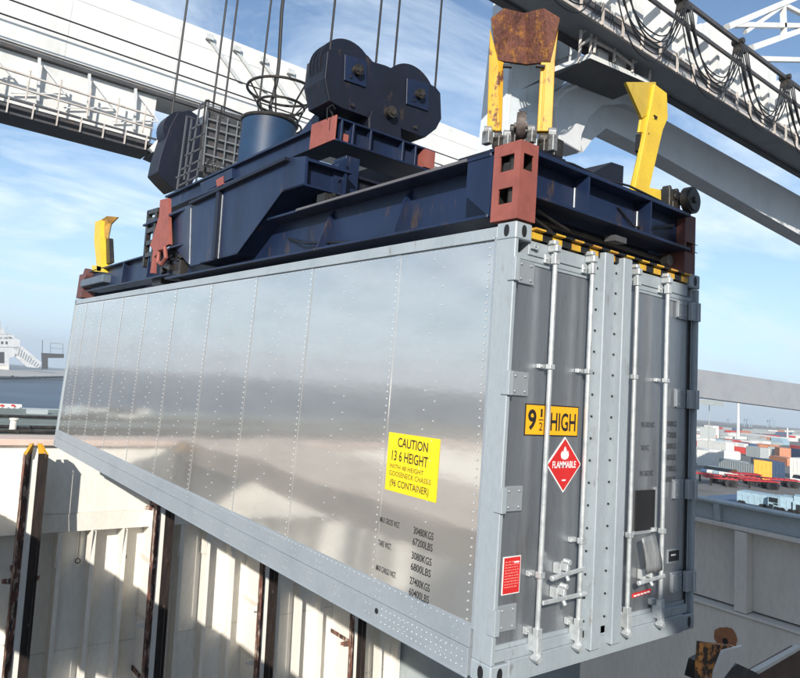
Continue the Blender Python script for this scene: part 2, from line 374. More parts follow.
# hatch cover pieces behind the bulkhead
hc = Thing('hatch_cover', 'closed grey green hatch cover lying beyond the white bulkhead', 'hatch cover', loc=(0, 20, -.6))
m = MB(); m.box(-11, 8, BY+1.6, 26, -.6, -.36); hc.part('cover_plate', m, DECKG, bevel=.03)
m = MB(); m.box(-11, 8, BY+1.45, BY+1.58, -.6, -.33); hc.part('cover_rim', m, HULLW)
m = MB()
for x in (-6, -4.2, 2, 4): m.box(x, x+.25, BY+1.9, BY+2.2, -.355, -.2)
hc.part('lashing_socket', m, GREASE)

m = MB()
for yy, zz_ in ((17.2, -.30), (18.4, -.30), (21.5, -.28)): m.tube([(-22, yy, zz_), (8, yy, zz_)], .05, 8)
for k in range(14): m.box(-9+k*1.15, -8.9+k*1.15, 17.15, 17.25, -.36, -.30)
hc.part('pipe_run', m, GREASE, smooth=True)
rk = random.Random(4); CW_ = mat('dull_white_fitting', (.55, .54, .5))
for k in range(16):
    x = rk.uniform(-6, 3.5); y = rk.uniform(22.5, 28.6); hh = rk.uniform(.08, .3); m = MB(); m.box(x, x+rk.uniform(.2, .9), y, y+.3, -.6, -.36+hh if y < 26 else -.6+hh)
    m.build('deck_fitting', rk.choice([GREASE, CW_, HULLB, GREASE])); tag(bpy.data.objects[-1] if 0 else COL.objects[-1], 'small dark or pale fitting on the far part of the green deck', 'deck fitting', 'deck fittings on the far deck')
# guide tip at the near end of the hold, under the container's corner
gt = Thing('guide_tip', 'flared rusty guide top with a worn black and orange face beneath the container near corner', 'cell guide', loc=(2.2, -.3, -1))
P = lambda x, y, v=-.3: ON(x, y, 1, v)
m = MB(); m.prism([P(703, 643), P(719, 645), P(738, 647), P(729, 662), P(716, 690), P(700, 690)], (0, .05, 0)); gt.part('guide_face', m, mat('worn_orange_rust', (.5, .2, .05), .8, c2=(.03, .02, .015), scale=16, mix=(.46, .52), rust=(.5, .42, .34), rth=(.62, .66), rscale=12, bump=.3))
m = MB(); m.prism([P(724, 651, -.33), P(743, 646, -.33), P(736, 662, -.33), P(724, 678, -.33), P(714, 690, -.33), P(716, 672, -.33)], (0, .025, 0)); gt.part('flare_plate', m, HULLG)
m = MB(); m.prism([P(721, 690, -.25), P(725, 672, -.25), P(738, 664, -.25), P(757, 673, -.25), P(775, 690, -.25)], (0, .3, 0)); gt.part('guide_foot', m, GREASE)
hb = Thing('hatch_beam', 'dark beam with a pale ledge crossing below the right side of the container', 'beam', loc=(3, -.2, -1))
m = MB(); m.prism([P(748, 676, -.1), P(802, 646, -.1), P(802, 649, -.1), P(754, 677, -.1)], (0, .05, 0)); hb.part('ledge', m, HULLG)
m = MB(); m.prism([P(752, 678, -.05), P(802, 649, -.05), P(830, 690, -.05), P(750, 694, -.05)], (0, .1, 0)); hb.part('web', m, mat('dark_brown_steel', (.13, .08, .06), .8))  # web in one even dark brown

# ================================================================== CONTAINER
W, L, H = 2.36, 11.93, 2.896
ct = Thing('shipping_container', 'forty foot aluminium freight container hanging from the navy spreader above the hold', 'container')
m = MB(); m.box(.02, .03, .1, L-.05, .28, 2.80)
bays = [.1, .24, 1.27, 2.62, 3.80, 5.02, 6.24, 7.46, 8.66, 9.86, 11.02, L-.05]; rb_ = random.Random(21)
for y0_, y1_ in zip(bays, bays[1:]):               # each sheet buckles a little in its own way
    ny, nz = 12, 30; am = rb_.uniform(.0012, .0032)*rb_.choice((-1, 1, 1)); tl = rb_.uniform(-.0015, .0015); ph = rb_.uniform(0, 6); vs = []
    if y1_-y0_ < .5 or y0_ == .24: am = tl = 0
    for a_ in range(nz+1):
        for b_ in range(ny+1):
            u = b_/ny; v = a_/nz; w_ = math.sin(math.pi*u)*math.sin(math.pi*v)
            vs.append((.0135-am*w_-tl*w_*math.cos(2*math.pi*u)-.0007*math.sin(math.pi*u)*math.sin(6.5*v+ph)-.0004*math.sin(math.pi*u)*math.sin(14*v+ph*2), y0_+(y1_-y0_)*u, .28+2.52*v))
    m.add(vs, [(a_*(ny+1)+b_, a_*(ny+1)+b_+1, (a_+1)*(ny+1)+b_+1, (a_+1)*(ny+1)+b_) for a_ in range(nz) for b_ in range(ny)])
seams = [.24, 1.27, 2.62, 3.80, 5.02, 6.24, 7.46, 8.66, 9.86, 11.02]
m.k = 0
for y in seams[1:]: m.box(.0092, .0175, y-.035, y+.035, .29, 2.79)
m.k = 1
for y in seams:
    z = .32
    while z < 2.78: m.rivet((.0091, y, z), (-1, 0, 0), .0068, .005); z += .055
allY = seams+[L-.1]
for a_, b_ in zip(allY, allY[1:]):
    for f_ in (.45, .56):
        y = a_+(b_-a_)*f_; z = (.82 if a_ == .24 else .36)+(.07 if f_ > .5 else 0)
        while z < 2.76: m.rivet((.0115, y, z), (-1, 0, 0), .0062, .0055); z += .14
y = .27
while y < L-.1: m.rivet((.0118, y, 2.772), (-1, 0, 0), .005, .004); y += .06
sp_ = ct.part('side_panel', m, [ALU, RIVET], smooth=True)
# bottom rail: upper and lower fascia
m = MB(); m.box(-.004, .04, .19, L-.12, .165, .30); m.box(-.012, .06, .19, L-.12, .0, .163); m.box(-.016, .0, .19, L-.12, -.012, .002)
m.k = 1; y = .25
while y < L-.15:
    m.rivet((-.0045, y, .288), (-1, 0, 0), .006, .004); y += .065
y = .3
rr = random.Random(3)
while y < L-.2:
    for dy_ in (0, .05):
        for z in (.24, .19): m.rivet((-.0045, y+dy_, z), (-1, 0, 0), .005, .004)
        for z in (.12, .06): m.rivet((-.0125, y+dy_+.1, z), (-1, 0, 0), .005, .004)
    y += .42
y = .24
while y < 1.1:
    for z in (.13, .085, .04): m.rivet((-.0125, y, z), (-1, 0, 0), .006, .004)
    y += .05
br = ct.part('bottom_side_rail', m, [RAIL, mat('rail_rivets', (.46, .49, .52), .4, .3)], bevel=.003)
m = MB(); m.cyl((-.016, 1.15, .1), (-.0125, 1.15, .1), .02, 14); ct.part('drain_plug', m, BLACK)
m = MB(); m.box(-.002, .06, .17, L-.12, 2.80, 2.88); m.box(-.008, -.002, .19, L-.15, 2.79, 2.81)
ct.part('top_side_rail', m, FRAME, bevel=.003)
m = MB(); m.box(.06, W-.06, .1, L-.05, 2.84, 2.862); ct.part('roof', m, ALU)
m = MB(); m.box(W-.03, W-.012, .15, L-.05, .0, 2.88); m.box(.05, W-.05, L-.05, L-.02, .0, 2.85); ct.part('far_wall', m, ALU)
m = MB(); m.box(.05, W-.05, .1, L-.05, .0, .12)
for i in range(24): m.box(.06, W-.06, .4+i*.48, .46+i*.48, -.0, .14)
ct.part('floor', m, mat('container_underside', (.07, .065, .06), .8))
# corner posts
def casting(x0, y0, z0, sx=1, sy=1, m_=FRAME):
    x1 = x0+.162*sx; y1 = y0+.178*sy
    m = MB(); m.box(min(x0, x1), max(x0, x1), min(y0, y1), max(y0, y1), z0, z0+.118)
    o = ct.part('corner_casting', m, m_, bevel=.008)
    return o
def oval(c, ax, rw, rh, depth):
    m = MB(); pts = []
    for k in range(20):
        t = 2*math.pi*k/20; u = math.cos(t)*rw; v = math.copysign(abs(math.sin(t))**.8, math.sin(t))*rh
        pts.append(Vector(c)+(Vector((0, u, v)) if ax == 0 else Vector((u, 0, v))))
    vec = [0, 0, 0]; vec[ax] = depth; m.prism(pts, vec); return m
for (x0, sx) in ((-.004, 1), (W+.004, -1)):
    for (y0, sy) in ((-.004, 1), (L, -1)):
        for z0 in (-.004, H-.114):
            c_ = casting(x0, y0, z0, sx, sy)
            xx = x0 if sx > 0 else x0-.0
            h = oval((x0-.0015*sx, y0+.085*sy, z0+.06), 0, .024, .042, .001*sx); ct.part('casting_hole', h, BLACK, under=None).parent = c_
            if sy > 0:
                h = oval((x0+.08*sx, y0-.0015, z0+.06), 1, .024, .042, .001); ct.part('casting_hole', h, BLACK).parent = c_
m = MB(); m.prism([(0, 0, .115), (0, .17, .115), (.015, .17, .115), (.03, .1, .115), (.035, .02, .115), (.035, 0, .115)], (0, 0, 2.67)); ct.part('corner_post', m, FRAME, bevel=.005)
m = MB(); m.box(-.004, .0, .165, .185, .28, 2.80); ct.part('post_flange', m, RAIL)
m = MB(); m.box(W-.035, W, .0, .14, .115, H-.12); m.box(W-.075, W-.05, .03, .09, .115, H-.12); ct.part('corner_post', m, FRAME, bevel=.004)
for x0, x1 in ((0, .06), (W-.06, W)):
    m = MB(); m.box(x0, x1, L-.1, L, .115, H-.12); ct.part('corner_post', m, FRAME)
# door header and sill
m = MB(); m.box(.158, W-.158, .02, .12, 2.70, 2.80); m.box(.036, W-.08, .03, .05, 2.66, 2.70); ct.part('door_header', m, FRAME, bevel=.003)
m = MB(); m.box(.158, W-.158, -.002, .14, .0, .125); m.box(.04, W-.08, .012, .04, .125, .19); m.box(.17, W-.17, .0, .1, -.01, .0); ct.part('door_sill', m, FRAME, bevel=.003)
# hazard strip on the header
zs = Thing.part; x = .165; i = 0; m = MB(); m2 = MB()
HZY = mat('hazard_yellow', (.62, .38, .03), .6, c2=(.46, .2, .04), scale=6)
while x < W-.2:
    x2 = min(x+.105, W-.17); mm = MB()
    mm.box(x, x2, .0, .06, 2.812, 2.856); mm.prism([(x, -.03, 2.872), (x, -.03, 2.884), (x, .06, 2.884), (x, .06, 2.858)], (x2-x, 0, 0))
    ct.part('hazard_stripe', mm, HZY if i % 2 == 0 else INK); x = x2+.0005; i += 1
for x0, x1 in ((.17, .235),):
    m = MB(); m.box(x0, x1, .0, .02, 2.742, 2.752); m.ring((x0+.035, -.004, 2.76), .018, .004, ax=(0, 1, 0)); ct.part('header_lug', m, GALV)
# doors
for (x0, x1) in ((.04, .90), (1.34, W-.085)):
    m = MB(); m.box(x0, x1, .045, .08, .18, 2.672)
    d = ct.part('door', m, DOOR, label='left container door leaf' if x0 < 1 else 'right container door leaf')
    m = MB(); m.box(x0+.003, x1-.003, .036, .0449, .19, .215); m.box(x0+.003, x1-.003, .036, .0449, 2.64, 2.668)
    m.box(x0+.003, x0+.02, .036, .0449, .216, 2.639); ct.part('door_trim', m, FRAME, under=d)
    m = MB(); m.box(x1-.001, x1+.012, .03, .06, .19, 2.66); m.box(x0-.004, x0-.001, .02, .06, .19, 2.66); ct.part('door_seal', m, BLACK, under=d)
# central posts: two protruding bars, riveted strips and gasket
for i, (x0, x1) in enumerate(((.925, 1.035), (1.165, 1.275))):
    m = MB(); m.box(x0, x1, -.048, .05, .07, 2.85); ct.part('centre_post', m, FRAME, bevel=.006)
for x0, x1 in ((.862, .924), (1.036, 1.09), (1.115, 1.164), (1.276, 1.33)):
    m = MB(); m.box(x0, x1, .012, .05, .14, 2.78); m.k = 1; z = .25; xm = x1-.016
    while z < 2.75: m.cyl((xm, .004, z), (xm, .012, z), .0082, 8); z += .155
    ct.part('riveted_strip', m, [FRAME, INK])
m = MB(); m.box(1.0905, 1.1145, .03, .05, .14, 2.78); ct.part('gasket', m, mat('worn_gasket', (.33, .24, .2), .8))
for z in (.7, 1.55, 2.3):
    m = MB(); m.box(1.038, 1.09, -.02, .01, z, z+.05); ct.part('latch_stop', m, FRAME, bevel=.004)
# hinges
for zc in (2.575, 1.83, 1.095, .37):
    for s, x0, x1, k0, k1 in ((-1, .04, .235, -.012, .036), (1, 2.055, 2.22, 2.222, 2.345)):
        m = MB(); m.box(x0, x1, .026, .044, zc-.078, zc+.078)
        for bx in (.3, .8):
            for bz in (-.05, .05): m.cyl((x0+(x1-x0)*bx, .016, zc+bz), (x0+(x1-x0)*bx, .026, zc+bz), .009, 8)
        if s > 0: m.box(x0-.012, x0+.01, .005, .03, zc-.07, zc+.07)
        hg = ct.part('hinge', m, HINGE, bevel=.003)
        m = MB()
        if s < 0:
            m.box(-.010, -.0045, -.006, .045, zc-.078, zc+.078); m.box(-.010, .034, -.022, -.002, zc-.078, zc+.078)
        else:
            m.box(k0, k1, -.014, .024, zc-.078, zc+.078); m.cyl((k1-.02, -.016, zc-.08), (k1-.02, -.016, zc+.08), .018, 12)
        ct.part('knuckle', m, FRAME if s < 0 else HINGE, under=hg, bevel=.003)
# lock rods
rods = (.38, .80, 1.37, 1.81)
for i, x in enumerate(rods):
    m = MB(); m.tube([(x, -.03, .13), (x, -.03, 2.80)], .017, 14)
    ro = ct.part('lock_rod', m, GALV, smooth=True)
    def brk(z, h=.05, side=-1):
        m = MB(); m.box(x-.026, x+.024, -.052, -.01, z-h*.42, z+h*.42); m.box(x+side*.06, x+side*.0, .012, .044, z-h*.36, z+h*.36); m.cyl((x+side*.046, .002, z), (x+side*.046, .013, z), .008, 8)
        ct.part('rod_bracket', m, GALV, under=ro, bevel=.006)
    brk(2.70, .085); brk(1.96, .04)
    brk((.62, .80, .80, .80)[i], .045); brk(.27, .06)
    m = MB(); m.box(x-.024, x+.024, -.055, .03, .15, .25); m.cyl((x, -.035, .10), (x, -.035, .16), .026, 12); m.prism([(x-.05, -.07, .12), (x-.0, -.07, .15), (x+.02, -.07, .12), (x-.01, -.07, .085)], (0, .06, 0))
    ct.part('cam', m, GALV, under=ro, bevel=.006)
    m = MB(); m.box(x-.028, x+.028, -.06, .02, 2.75, 2.80); m.box(x-.04, x+.01, -.05, .02, 2.80, 2.83); ct.part('cam', m, GALV, under=ro, bevel=.006)
def handle(xp, xe, z, dz, pivot):
    m = MB(); m.bar((xp, -.06, z), (xe, -.07, z+dz), .014, .028); m.cyl((xe, -.07, z+dz), (xe+(xe-xp)*.2, -.072, z+dz*1.2), .018, 10)
    h_ = ct.part('locking_handle', m, GALV, bevel=.004)
    xm = xp+(xe-xp)*.6
    m = MB(); m.box(xm-.024, xm+.024, -.02, .044, z+dz*.6-.02, z+dz*.6+.05); m.prism([(xm-.018, -.07, z+dz*.6+.012), (xm+.018, -.07, z+dz*.6+.012), (xm+.012, -.07, z+dz*.6+.07), (xm-.012, -.07, z+dz*.6+.07)], (0, .06, 0)); m.cyl((xm, -.082, z+dz*.6+.072), (xm, -.03, z+dz*.6+.072), .019, 14); m.cyl((xm, -.075, z+dz*.6-.045), (xm, -.055, z+dz*.6-.016), .013, 10)
    ct.part('handle_catch', m, GALV, under=h_, bevel=.004)
handle(rods[1], .50, .625, -.02, 1); handle(rods[0], .74, .455, .01, 1)
handle(rods[3], 1.50, .475, -.01, 1)
# document plate, black pouch and bent flap on the right door
m = MB(); m.box(1.545, 1.80, .03, .044, .80, 1.10); ct.part('black_plate', m, BLACK)
m = MB(); m.box(1.80, 1.83, .032, .044, .79, 1.12); m.box(1.53, 1.83, .032, .044, .775, .80); ct.part('plate_frame', m, HINGE)
m = MB(); n = 7; vs = []
for i in range(n):
    u = i/(n-1)
    for j in range(5):
        v = j/4; vs.append((1.475+.17*v+.055*u, -.06-.028*math.sin(u*2.2)+.012*math.sin(v*3.1+u*2), .775-.25*u+.012*v+.004*math.sin(9*v+5*u)))
m.add(vs, [(i*5+j, i*5+j+1, (i+1)*5+j+1, (i+1)*5+j) for i in range(n-1) for j in range(4)])
fl = ct.part('flap', m, mat('scuffed_grey_flap', (.27, .28, .29), .5, .3, (.18, .19, .2), 7, stretch=(2, 1, .5), bump=.5, bscale=20), smooth=True)
sm = fl.modifiers.new('solid', 'SOLIDIFY'); sm.thickness = .012
# labels
m = MB(); m.box(2.015, 2.19, .036, .044, .52, .625); m.k = 1; m.box(2.027, 2.178, .034, .0365, .532, .613); lb = ct.part('data_plate', m, [HINGE, BLACK])
m = MB()
for k in range(4): m.box(2.06+k*.018, 2.073+k*.018, .0332, .0338, .575, .587)
ct.part('worn_print', m, STW, under=lb)
def lettering_lines(plane, pts, m_, par):
    for s, org, w_, h_, b_ in pts: text(s, plane, org, w_, h_, m_, parent=par, bold=b_)
# yellow caution sticker
m = MB(); m.prism([(.0116, 1.205, 1.390), (.0116, .612, 1.402), (.0116, .612, .968), (.0116, 1.200, .962)], (-.002, 0, 0)); sk = ct.part('caution_sticker', m, STY)
e = .0092
lettering_lines('side', [('CAUTION', (e, 1.085, 1.293), .35, .07, .015), ('13 6 HEIGHT', (e, 1.145, 1.188), .42, .075, .012),
    ('WITH 48 HEIGHT', (e, 1.165, 1.128), .40, .033, .0), ('GOOSENECK CHASSIS', (e, 1.16, 1.075), .48, .036, .0),
    ('(96 CONTAINER)', (e, 1.145, .985), .45, .066, .008)], INK, sk)
# weights on the side
e = .0092
wt = MB(); wt.box(.0105, .0108, .6, .601, .3, .301)
sidep = ct.o
rowz = [.735, .66, .565, .49, .395, .32]
rows = ['30480KGS', '67200LBS', '3080KGS', '6800LBS', '27400KGS', '60400LBS']
for s, z, in zip(rows, rowz): text(s, 'side', (.0117, .83, z-.02), .215, .05, INK, parent=sidep, bold=.004)
for s, z, w_ in (('MAX GROSS WGT.', .735, .21), ('TARE WGT.', .565, .14), ('MAX CARGO WGT.', .385, .21)): text(s, 'side', (.0117, 1.23, z-.02), w_*1.15, .042, INK, parent=sidep, bold=.004)
# weights on the door
for s, z in zip(rows, [1.615, 1.525, 1.435, 1.345, 1.255, 1.17]): text(s, 'door', (1.965, .0435, z-.02), .15, .045, INK, parent=sidep)
for s, z, w_ in (('MAX GROSS WGT.', 1.6, .19), ('TARE WGT.', 1.42, .12), ('MAX CARGO WGT.', 1.225, .19)): text(s, 'door', (1.60, .0435, z-.02), w_, .042, INK, parent=sidep)
# 9 1/2 HIGH
m = MB(); m.box(.235, .80, .041, .0448, 1.495, 1.705); m.k = 1; m.box(.243, .792, .0395, .0412, 1.503, 1.697); pl = ct.part('height_placard', m, [INK, STO])
lettering_lines('door', [('9', (.262, .039, 1.53), .085, .14, .03), ('1', (.388, .039, 1.62), .02, .055, .01), ('2', (.378, .039, 1.53), .035, .055, .01), ('HIGH', (.495, .039, 1.53), .275, .125, .02)], INK, pl)
m = MB(); m.box(.372, .418, .0385, .0393, 1.598, 1.605); ct.part('fraction_bar', m, INK, under=pl)
# flammable diamond
cx_, cz_, r_ = .665, 1.303, .188
dm = lambda r, y0, y1: MB().prism([(cx_-r, y0, cz_), (cx_, y0, cz_+r), (cx_+r, y0, cz_), (cx_, y0, cz_-r)], (0, y1-y0, 0))
m = dm(r_, .0405, .0448); di = ct.part('hazard_diamond', m, STW); ct.part('diamond_field', dm(r_-.012, .0393, .0404), STR, under=di)
text('FLAMMABLE', 'door', (cx_-.128, .0388, cz_-.022), .256, .046, STW, parent=di, bold=.02)
fx = [(0, .125), (.02, .1), (.018, .085), (.035, .095), (.045, .065), (.035, .045), (.012, .035), (-.012, .035), (-.036, .045), (-.044, .07), (-.03, .095), (-.018, .08), (-.012, .105)]
m = MB(); m.prism([(cx_+a_, .0386, cz_+b_) for a_, b_ in fx], (0, .0006, 0)); ct.part('flame_mark', m, STW, under=di)
m = MB(); m.box(cx_-.02, cx_+.02, .0386, .0392, cz_-.11, cz_-.10); ct.part('class_mark', m, STW, under=di)
# red notice with small print
m = MB(); m.box(.105, .268, .041, .0448, .505, .735); m.k = 1; m.box(.111, .262, .0395, .0412, .511, .729); rn = ct.part('red_notice', m, [STW, STR])
m = MB(); pk = mat('faded_print', (.75, .25, .22), .6, fine=0); z = .70; r9 = random.Random(5)
while z > .53:
    x = .121
    while x < .243:
        wd = r9.uniform(.008, .03); m.box(x, min(x+wd, .251), .0388, .0394, z, z+.006); x += wd+.007
    z -= .017
ct.part('small_print', m, pk, under=rn)
m = MB(); m.box(.203, .251, .0386, .0394, .693, .703); ct.part('white_bar', m, STW, under=rn)
m = MB(); m.prism([(1.545, .041, .345), (1.545, .041, .315), (1.79, .041, .325), (1.79, .041, .355)], (0, .004, 0)); rt_ = ct.part('red_strip_label', m, STR)
m = MB()
for k in range(5): m.box(1.56+k*.045, 1.595+k*.045, .0398, .0406, .322+k*.002, .334+k*.002)
ct.part('worn_print', m, STW, under=rt_)

# ================================================================== SPREADER
sp = Thing('spreader', 'dark navy telescopic container spreader with red brown corner blocks locked onto the container roof', 'spreader', loc=(1.18, 5.9, 2.9))
def ibeam_y(x0, x1, y0, y1, z0, z1, xw=None, tf=.02, web=.02):
    m = MB(); xw = xw if xw is not None else (x0+x1)/2
    m.box(x0, x1, y0, y1, z1-tf, z1); m.box(x0, x1, y0, y1, z0, z0+tf); m.box(xw-web/2, xw+web/2, y0, y1, z0+tf, z1-tf); return m
# long side beams
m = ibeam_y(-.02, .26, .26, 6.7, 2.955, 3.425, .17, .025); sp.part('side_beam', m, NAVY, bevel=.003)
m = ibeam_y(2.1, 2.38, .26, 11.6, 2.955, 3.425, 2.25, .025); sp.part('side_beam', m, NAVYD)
for y in (1.35, 2.55):
    m = MB(); m.prism([(.16, y, 3.39), (.10, y, 3.3), (.0, y, 2.985), (.16, y, 2.985)], (0, .03, 0)); sp.part('web_stiffener', m, NAVY)
m = MB(); m.prism([(-.012, .24, 3.40), (-.012, .50, 3.40), (-.012, .50, 3.15), (-.012, .25, 2.96)], (.012, 0, 0)); sp.part('gusset', m, NAVY)
m = MB(); m.box(-.03, -.021, .5, 3.0, 3.405, 3.428); sp.part('flange_edge', m, mat('worn_flange_edge', (.16, .15, .16), .45, .3))
# front end beam
m = MB(); m.box(.17, 2.2, .0, .3, 3.40, 3.43); m.box(.17, 2.2, .0, .3, 3.10, 3.125); m.box(.17, 2.2, .13, .15, 3.125, 3.40)
sp.part('end_beam', m, NAVY, bevel=.003)
for px_ in (588, 650):
    x = ON(px_, 200 if px_ < 600 else 235, 1, .01)[0]
    m = MB(); m.box(x-.01, x+.01, .005, .129, 3.126, 3.399); sp.part('beam_stiffener', m, NAVY)
    m = MB(); m.tube([(x-.014, .125, 3.13), (x-.014, .125, 3.33)], .006, 6); sp.part('weld_bead', m, GALV)
# lower structure between end beam and container: torsion box, levers and pipes
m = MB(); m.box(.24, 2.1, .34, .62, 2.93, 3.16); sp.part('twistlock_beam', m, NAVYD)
m = MB(); m.tube([(.2, .2, 3.02), (2.2, .2, 3.02)], .022, 10); m.tube([(.3, .1, 3.06), (.75, .16, 3.0)], .013, 8); m.tube([(.3, .12, 3.0), (.6, .2, 2.97)], .01, 8)
sp.part('actuator_rod', m, GREASE, smooth=True)
m = MB(); m.box(1.18, 1.33, .05, .15, 3.0, 3.045); sp.part('lever', m, mat('lever_steel', (.12, .12, .13), .5, .4))
m = MB(); m.cyl((2.05, .1, 3.0), (2.05, .16, 3.0), .05, 16); sp.part('roller', m, GREASE)
# corner block A (red brown) with windows in both faces
def block(x0, x1, y0, y1, z0, z1, mm, fx=1):
    m = MB(); t_ = .014
    zs_ = [z0, z0+.115, z0+.225, z0+.345, z0+.46, z1]
    ya, yb = y0+.055, y1-.06; xa, xb = x0+.035, x1-.045
    for (zc, zd, op, of) in ((zs_[0], zs_[1], 0, 0), (zs_[1], zs_[2], 1, 0), (zs_[2], zs_[3], 0, 0), (zs_[3], zs_[4], 1, 1), (zs_[4], zs_[5], 0, 0)):
        if op: m.box(x0, x0+t_, y0, ya, zc, zd); m.box(x0, x0+t_, yb, y1, zc, zd)
        else: m.box(x0, x0+t_, y0, y1, zc, zd)
        if of: m.box(x0+t_, xa, y0, y0+t_, zc, zd); m.box(xb, x1, y0, y0+t_, zc, zd)
        else: m.box(x0+t_, x1, y0, y0+t_, zc, zd)
    m.box(x0+t_, x1, y0+t_, y1, z1-.02, z1-.002); m.box(x0+t_, x1, y0+t_, y1, z0+.002, z0+.02)
    return sp.part('corner_block', m, mm)
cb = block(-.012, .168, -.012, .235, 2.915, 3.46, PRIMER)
m = MB(); m.tube([(.06, .1, 3.0), (.06, .1, 3.4)], .04, 12); m.cyl((.05, .05, 3.3), (.03, .05, 3.3), .03, 10); m.box(.01, .03, .1, .16, 3.27, 3.33)
m.box(.145, .16, .02, .22, 2.94, 3.43); m.box(.02, .16, .21, .225, 2.94, 3.43); sp.part('twistlock', m, GREASE, under=cb)
BROWN = mat('dark_shaded_primer', (.13, .05, .045), .6, c2=(.08, .035, .03), scale=5)  # red primer darkened: shade of the unlit door corner put into the colour
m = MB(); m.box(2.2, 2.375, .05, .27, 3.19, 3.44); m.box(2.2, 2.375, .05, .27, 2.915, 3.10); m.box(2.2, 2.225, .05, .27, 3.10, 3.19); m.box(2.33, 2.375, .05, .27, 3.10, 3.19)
sp.part('corner_block', m, BROWN, bevel=.004, label='corner block at the shaded end of the beam, shade put into its red primer colour')
# machinery on the end beam
m = MB(); m.prism([ON(590, 174, 1, .06), ON(612, 162, 1, .06), ON(624, 166, 1, .06), ON(623, 188, 1, .06)], (0, .28, 0)); sp.part('junction_box', m, NAVYD, bevel=.004)
m = MB(); m.cyl((2.235, .0, 3.56), (2.235, .06, 3.56), .12, 30); m.cyl((2.235, -.015, 3.56), (2.235, .0, 3.56), .095, 30, .1); m.cyl((2.235, -.03, 3.56), (2.235, .2, 3.56), .03, 14); sp.part('sheave', m, GREASE, smooth=True)
m = MB(); m.box(2.02, 2.2, .1, .2, 3.43, 3.64); m.cyl((2.11, .085, 3.58), (2.11, .1, 3.58), .028, 12); m.box(2.06, 2.16, .09, .1, 3.46, 3.53); m.cyl((2.05, .11, 3.645), (2.05, .18, 3.645), .026, 10); m.cyl((2.17, .11, 3.645), (2.17, .18, 3.645), .026, 10)
sp.part('bearing_housing', m, GREASE, bevel=.006)
m = MB(); m.tube([(.12, .6, 3.0), (.1, 1.4, 2.99), (.11, 2.2, 3.02), (.1, 3.0, 3.1), (.14, 3.4, 3.2)], .012, 6); sp.part('hose', m, CABLE, smooth=True)
m = MB(); m.tube([(.2, .08, 3.44), (.6, .03, 3.455), (1.0, .05, 3.45), (1.3, .02, 3.46), (1.9, .06, 3.46)], .010, 6); sp.part('hose', m, CABLE, smooth=True)
m = MB(); m.tube([(1.3, .12, 3.3), (1.5, .1, 3.18), (1.75, .11, 3.22), (2.1, .1, 3.32)], .009, 6); sp.part('hose', m, CABLE, smooth=True)
for y in (.55, .95, 1.75, 2.15, 2.95):
    m = MB()
    for z in (3.442,): m.cyl((.03, y, 3.425), (.03, y, z), .012, 8)
    sp.part('bolt', m, GREASE)
# twin flipper at the near corner
fp = MB(); n_ = (1, 1, 0)
Lp = lambda x, y, d: PL(x, y, (1, 1, 0), d)
def leg(pl, dback):
    m = MB(); a_ = [Vector(p) for p in pl]; m.prism(a_, dback); return m
m = MB()
# left leg: lit narrow face + wide face of an angle section
m.prism([Lp(490, 28, .33), Lp(498, 60, .30), Lp(500, 131, .30), Lp(487, 129, .33)], (.03, .03, 0))
m.prism([Lp(498, 60, .30), Lp(504, 62, .34), Lp(502, 131, .34), Lp(496, 131, .30)], (.03, .05, 0))
fa = sp.part('guide_flipper', m, YELLOW, bevel=.004, label='twin legged yellow corner flipper carrying a rusty folded plate')
m = MB()
m.prism([Lp(541, 62, .36), Lp(549, 62, .36), Lp(552, 46, .36), Lp(558.5, 27, .36), Lp(555, 60, .36), Lp(552, 131, .36), Lp(537, 131, .36)], (.04, .04, 0))
m.prism([Lp(544, 64, .345), Lp(546, 64, .345), Lp(542.5, 131, .345), Lp(540.5, 131, .345)], (.014, .014, 0))
sp.part('flipper_leg', m, YELLOW, under=fa, bevel=.004)
A1, A2, A3 = Lp(504, 8, .34), Lp(524, 13, .62), Lp(544, 8, .34)
B1, B2, B3 = Lp(497, 60, .34), Lp(527, 64, .62), Lp(550, 61, .34)
C1, C3 = Lp(491, 18, .24), Lp(560, 18, .24)
m = MB()
m.prism([A1, A2, B2, B1], (.02, .02, 0)); m.prism([A2, A3, B3, B2], (.02, .02, 0)); m.prism([C1, A1, B1, B1-Vector((.005, .005, 0))], (.02, .02, 0)); m.prism([A3, C3, B3+Vector((.0, -.005, 0)), B3], (.02, .02, 0))
sp.part('guide_plate', m, RUST, under=fa)
for x0 in (503, 536):
    m = MB(); p_ = Lp(x0, 66, .32); m.cyl(p_, p_+Vector((.05, -.04, 0)), .014, 10); sp.part('bolt', m, BLACK, under=fa)
# pivots and rollers under the flipper
def dk(px_, py_, r, h, d=.34, nm='pivot_lug', mm=GREASE):
    c_ = Lp(px_, py_, d); m = MB(); m.cyl(c_-Vector((.02, -.02, 0)), c_+Vector((.02, -.02, 0)), r, 16); m.bar(c_, c_-Vector((0, 0, h)), .05, .07); sp.part(nm, m, mm, smooth=False, bevel=.004)
GREYST = mat('weathered_steel', (.26, .27, .28), .5, .4, (.1, .1, .1), 10, bump=.3, bscale=40)
for px_, py_, r, h, mm in ((488, 131, .035, .1, GREYST), (498, 137, .04, .08, GREASE), (507, 135, .035, .09, GREYST), (514, 130, .04, .1, GREASE), (531, 130, .035, .1, GREYST), (543, 139, .04, .1, GREASE), (552, 134, .045, .13, GREYST)): dk(px_, py_, r, h, mm=mm)
c_ = Lp(521, 126, .22); m = MB(); m.cyl(c_-Vector((.022, -.022, 0)), c_+Vector((.022, -.022, 0)), .095, 26); m.cyl(c_-Vector((.034, -.034, 0)), c_+Vector((.034, -.034, 0)), .022, 14); m.cyl(c_-Vector((.014, -.014, 0)), c_+Vector((.014, -.014, 0)), .104, 26)
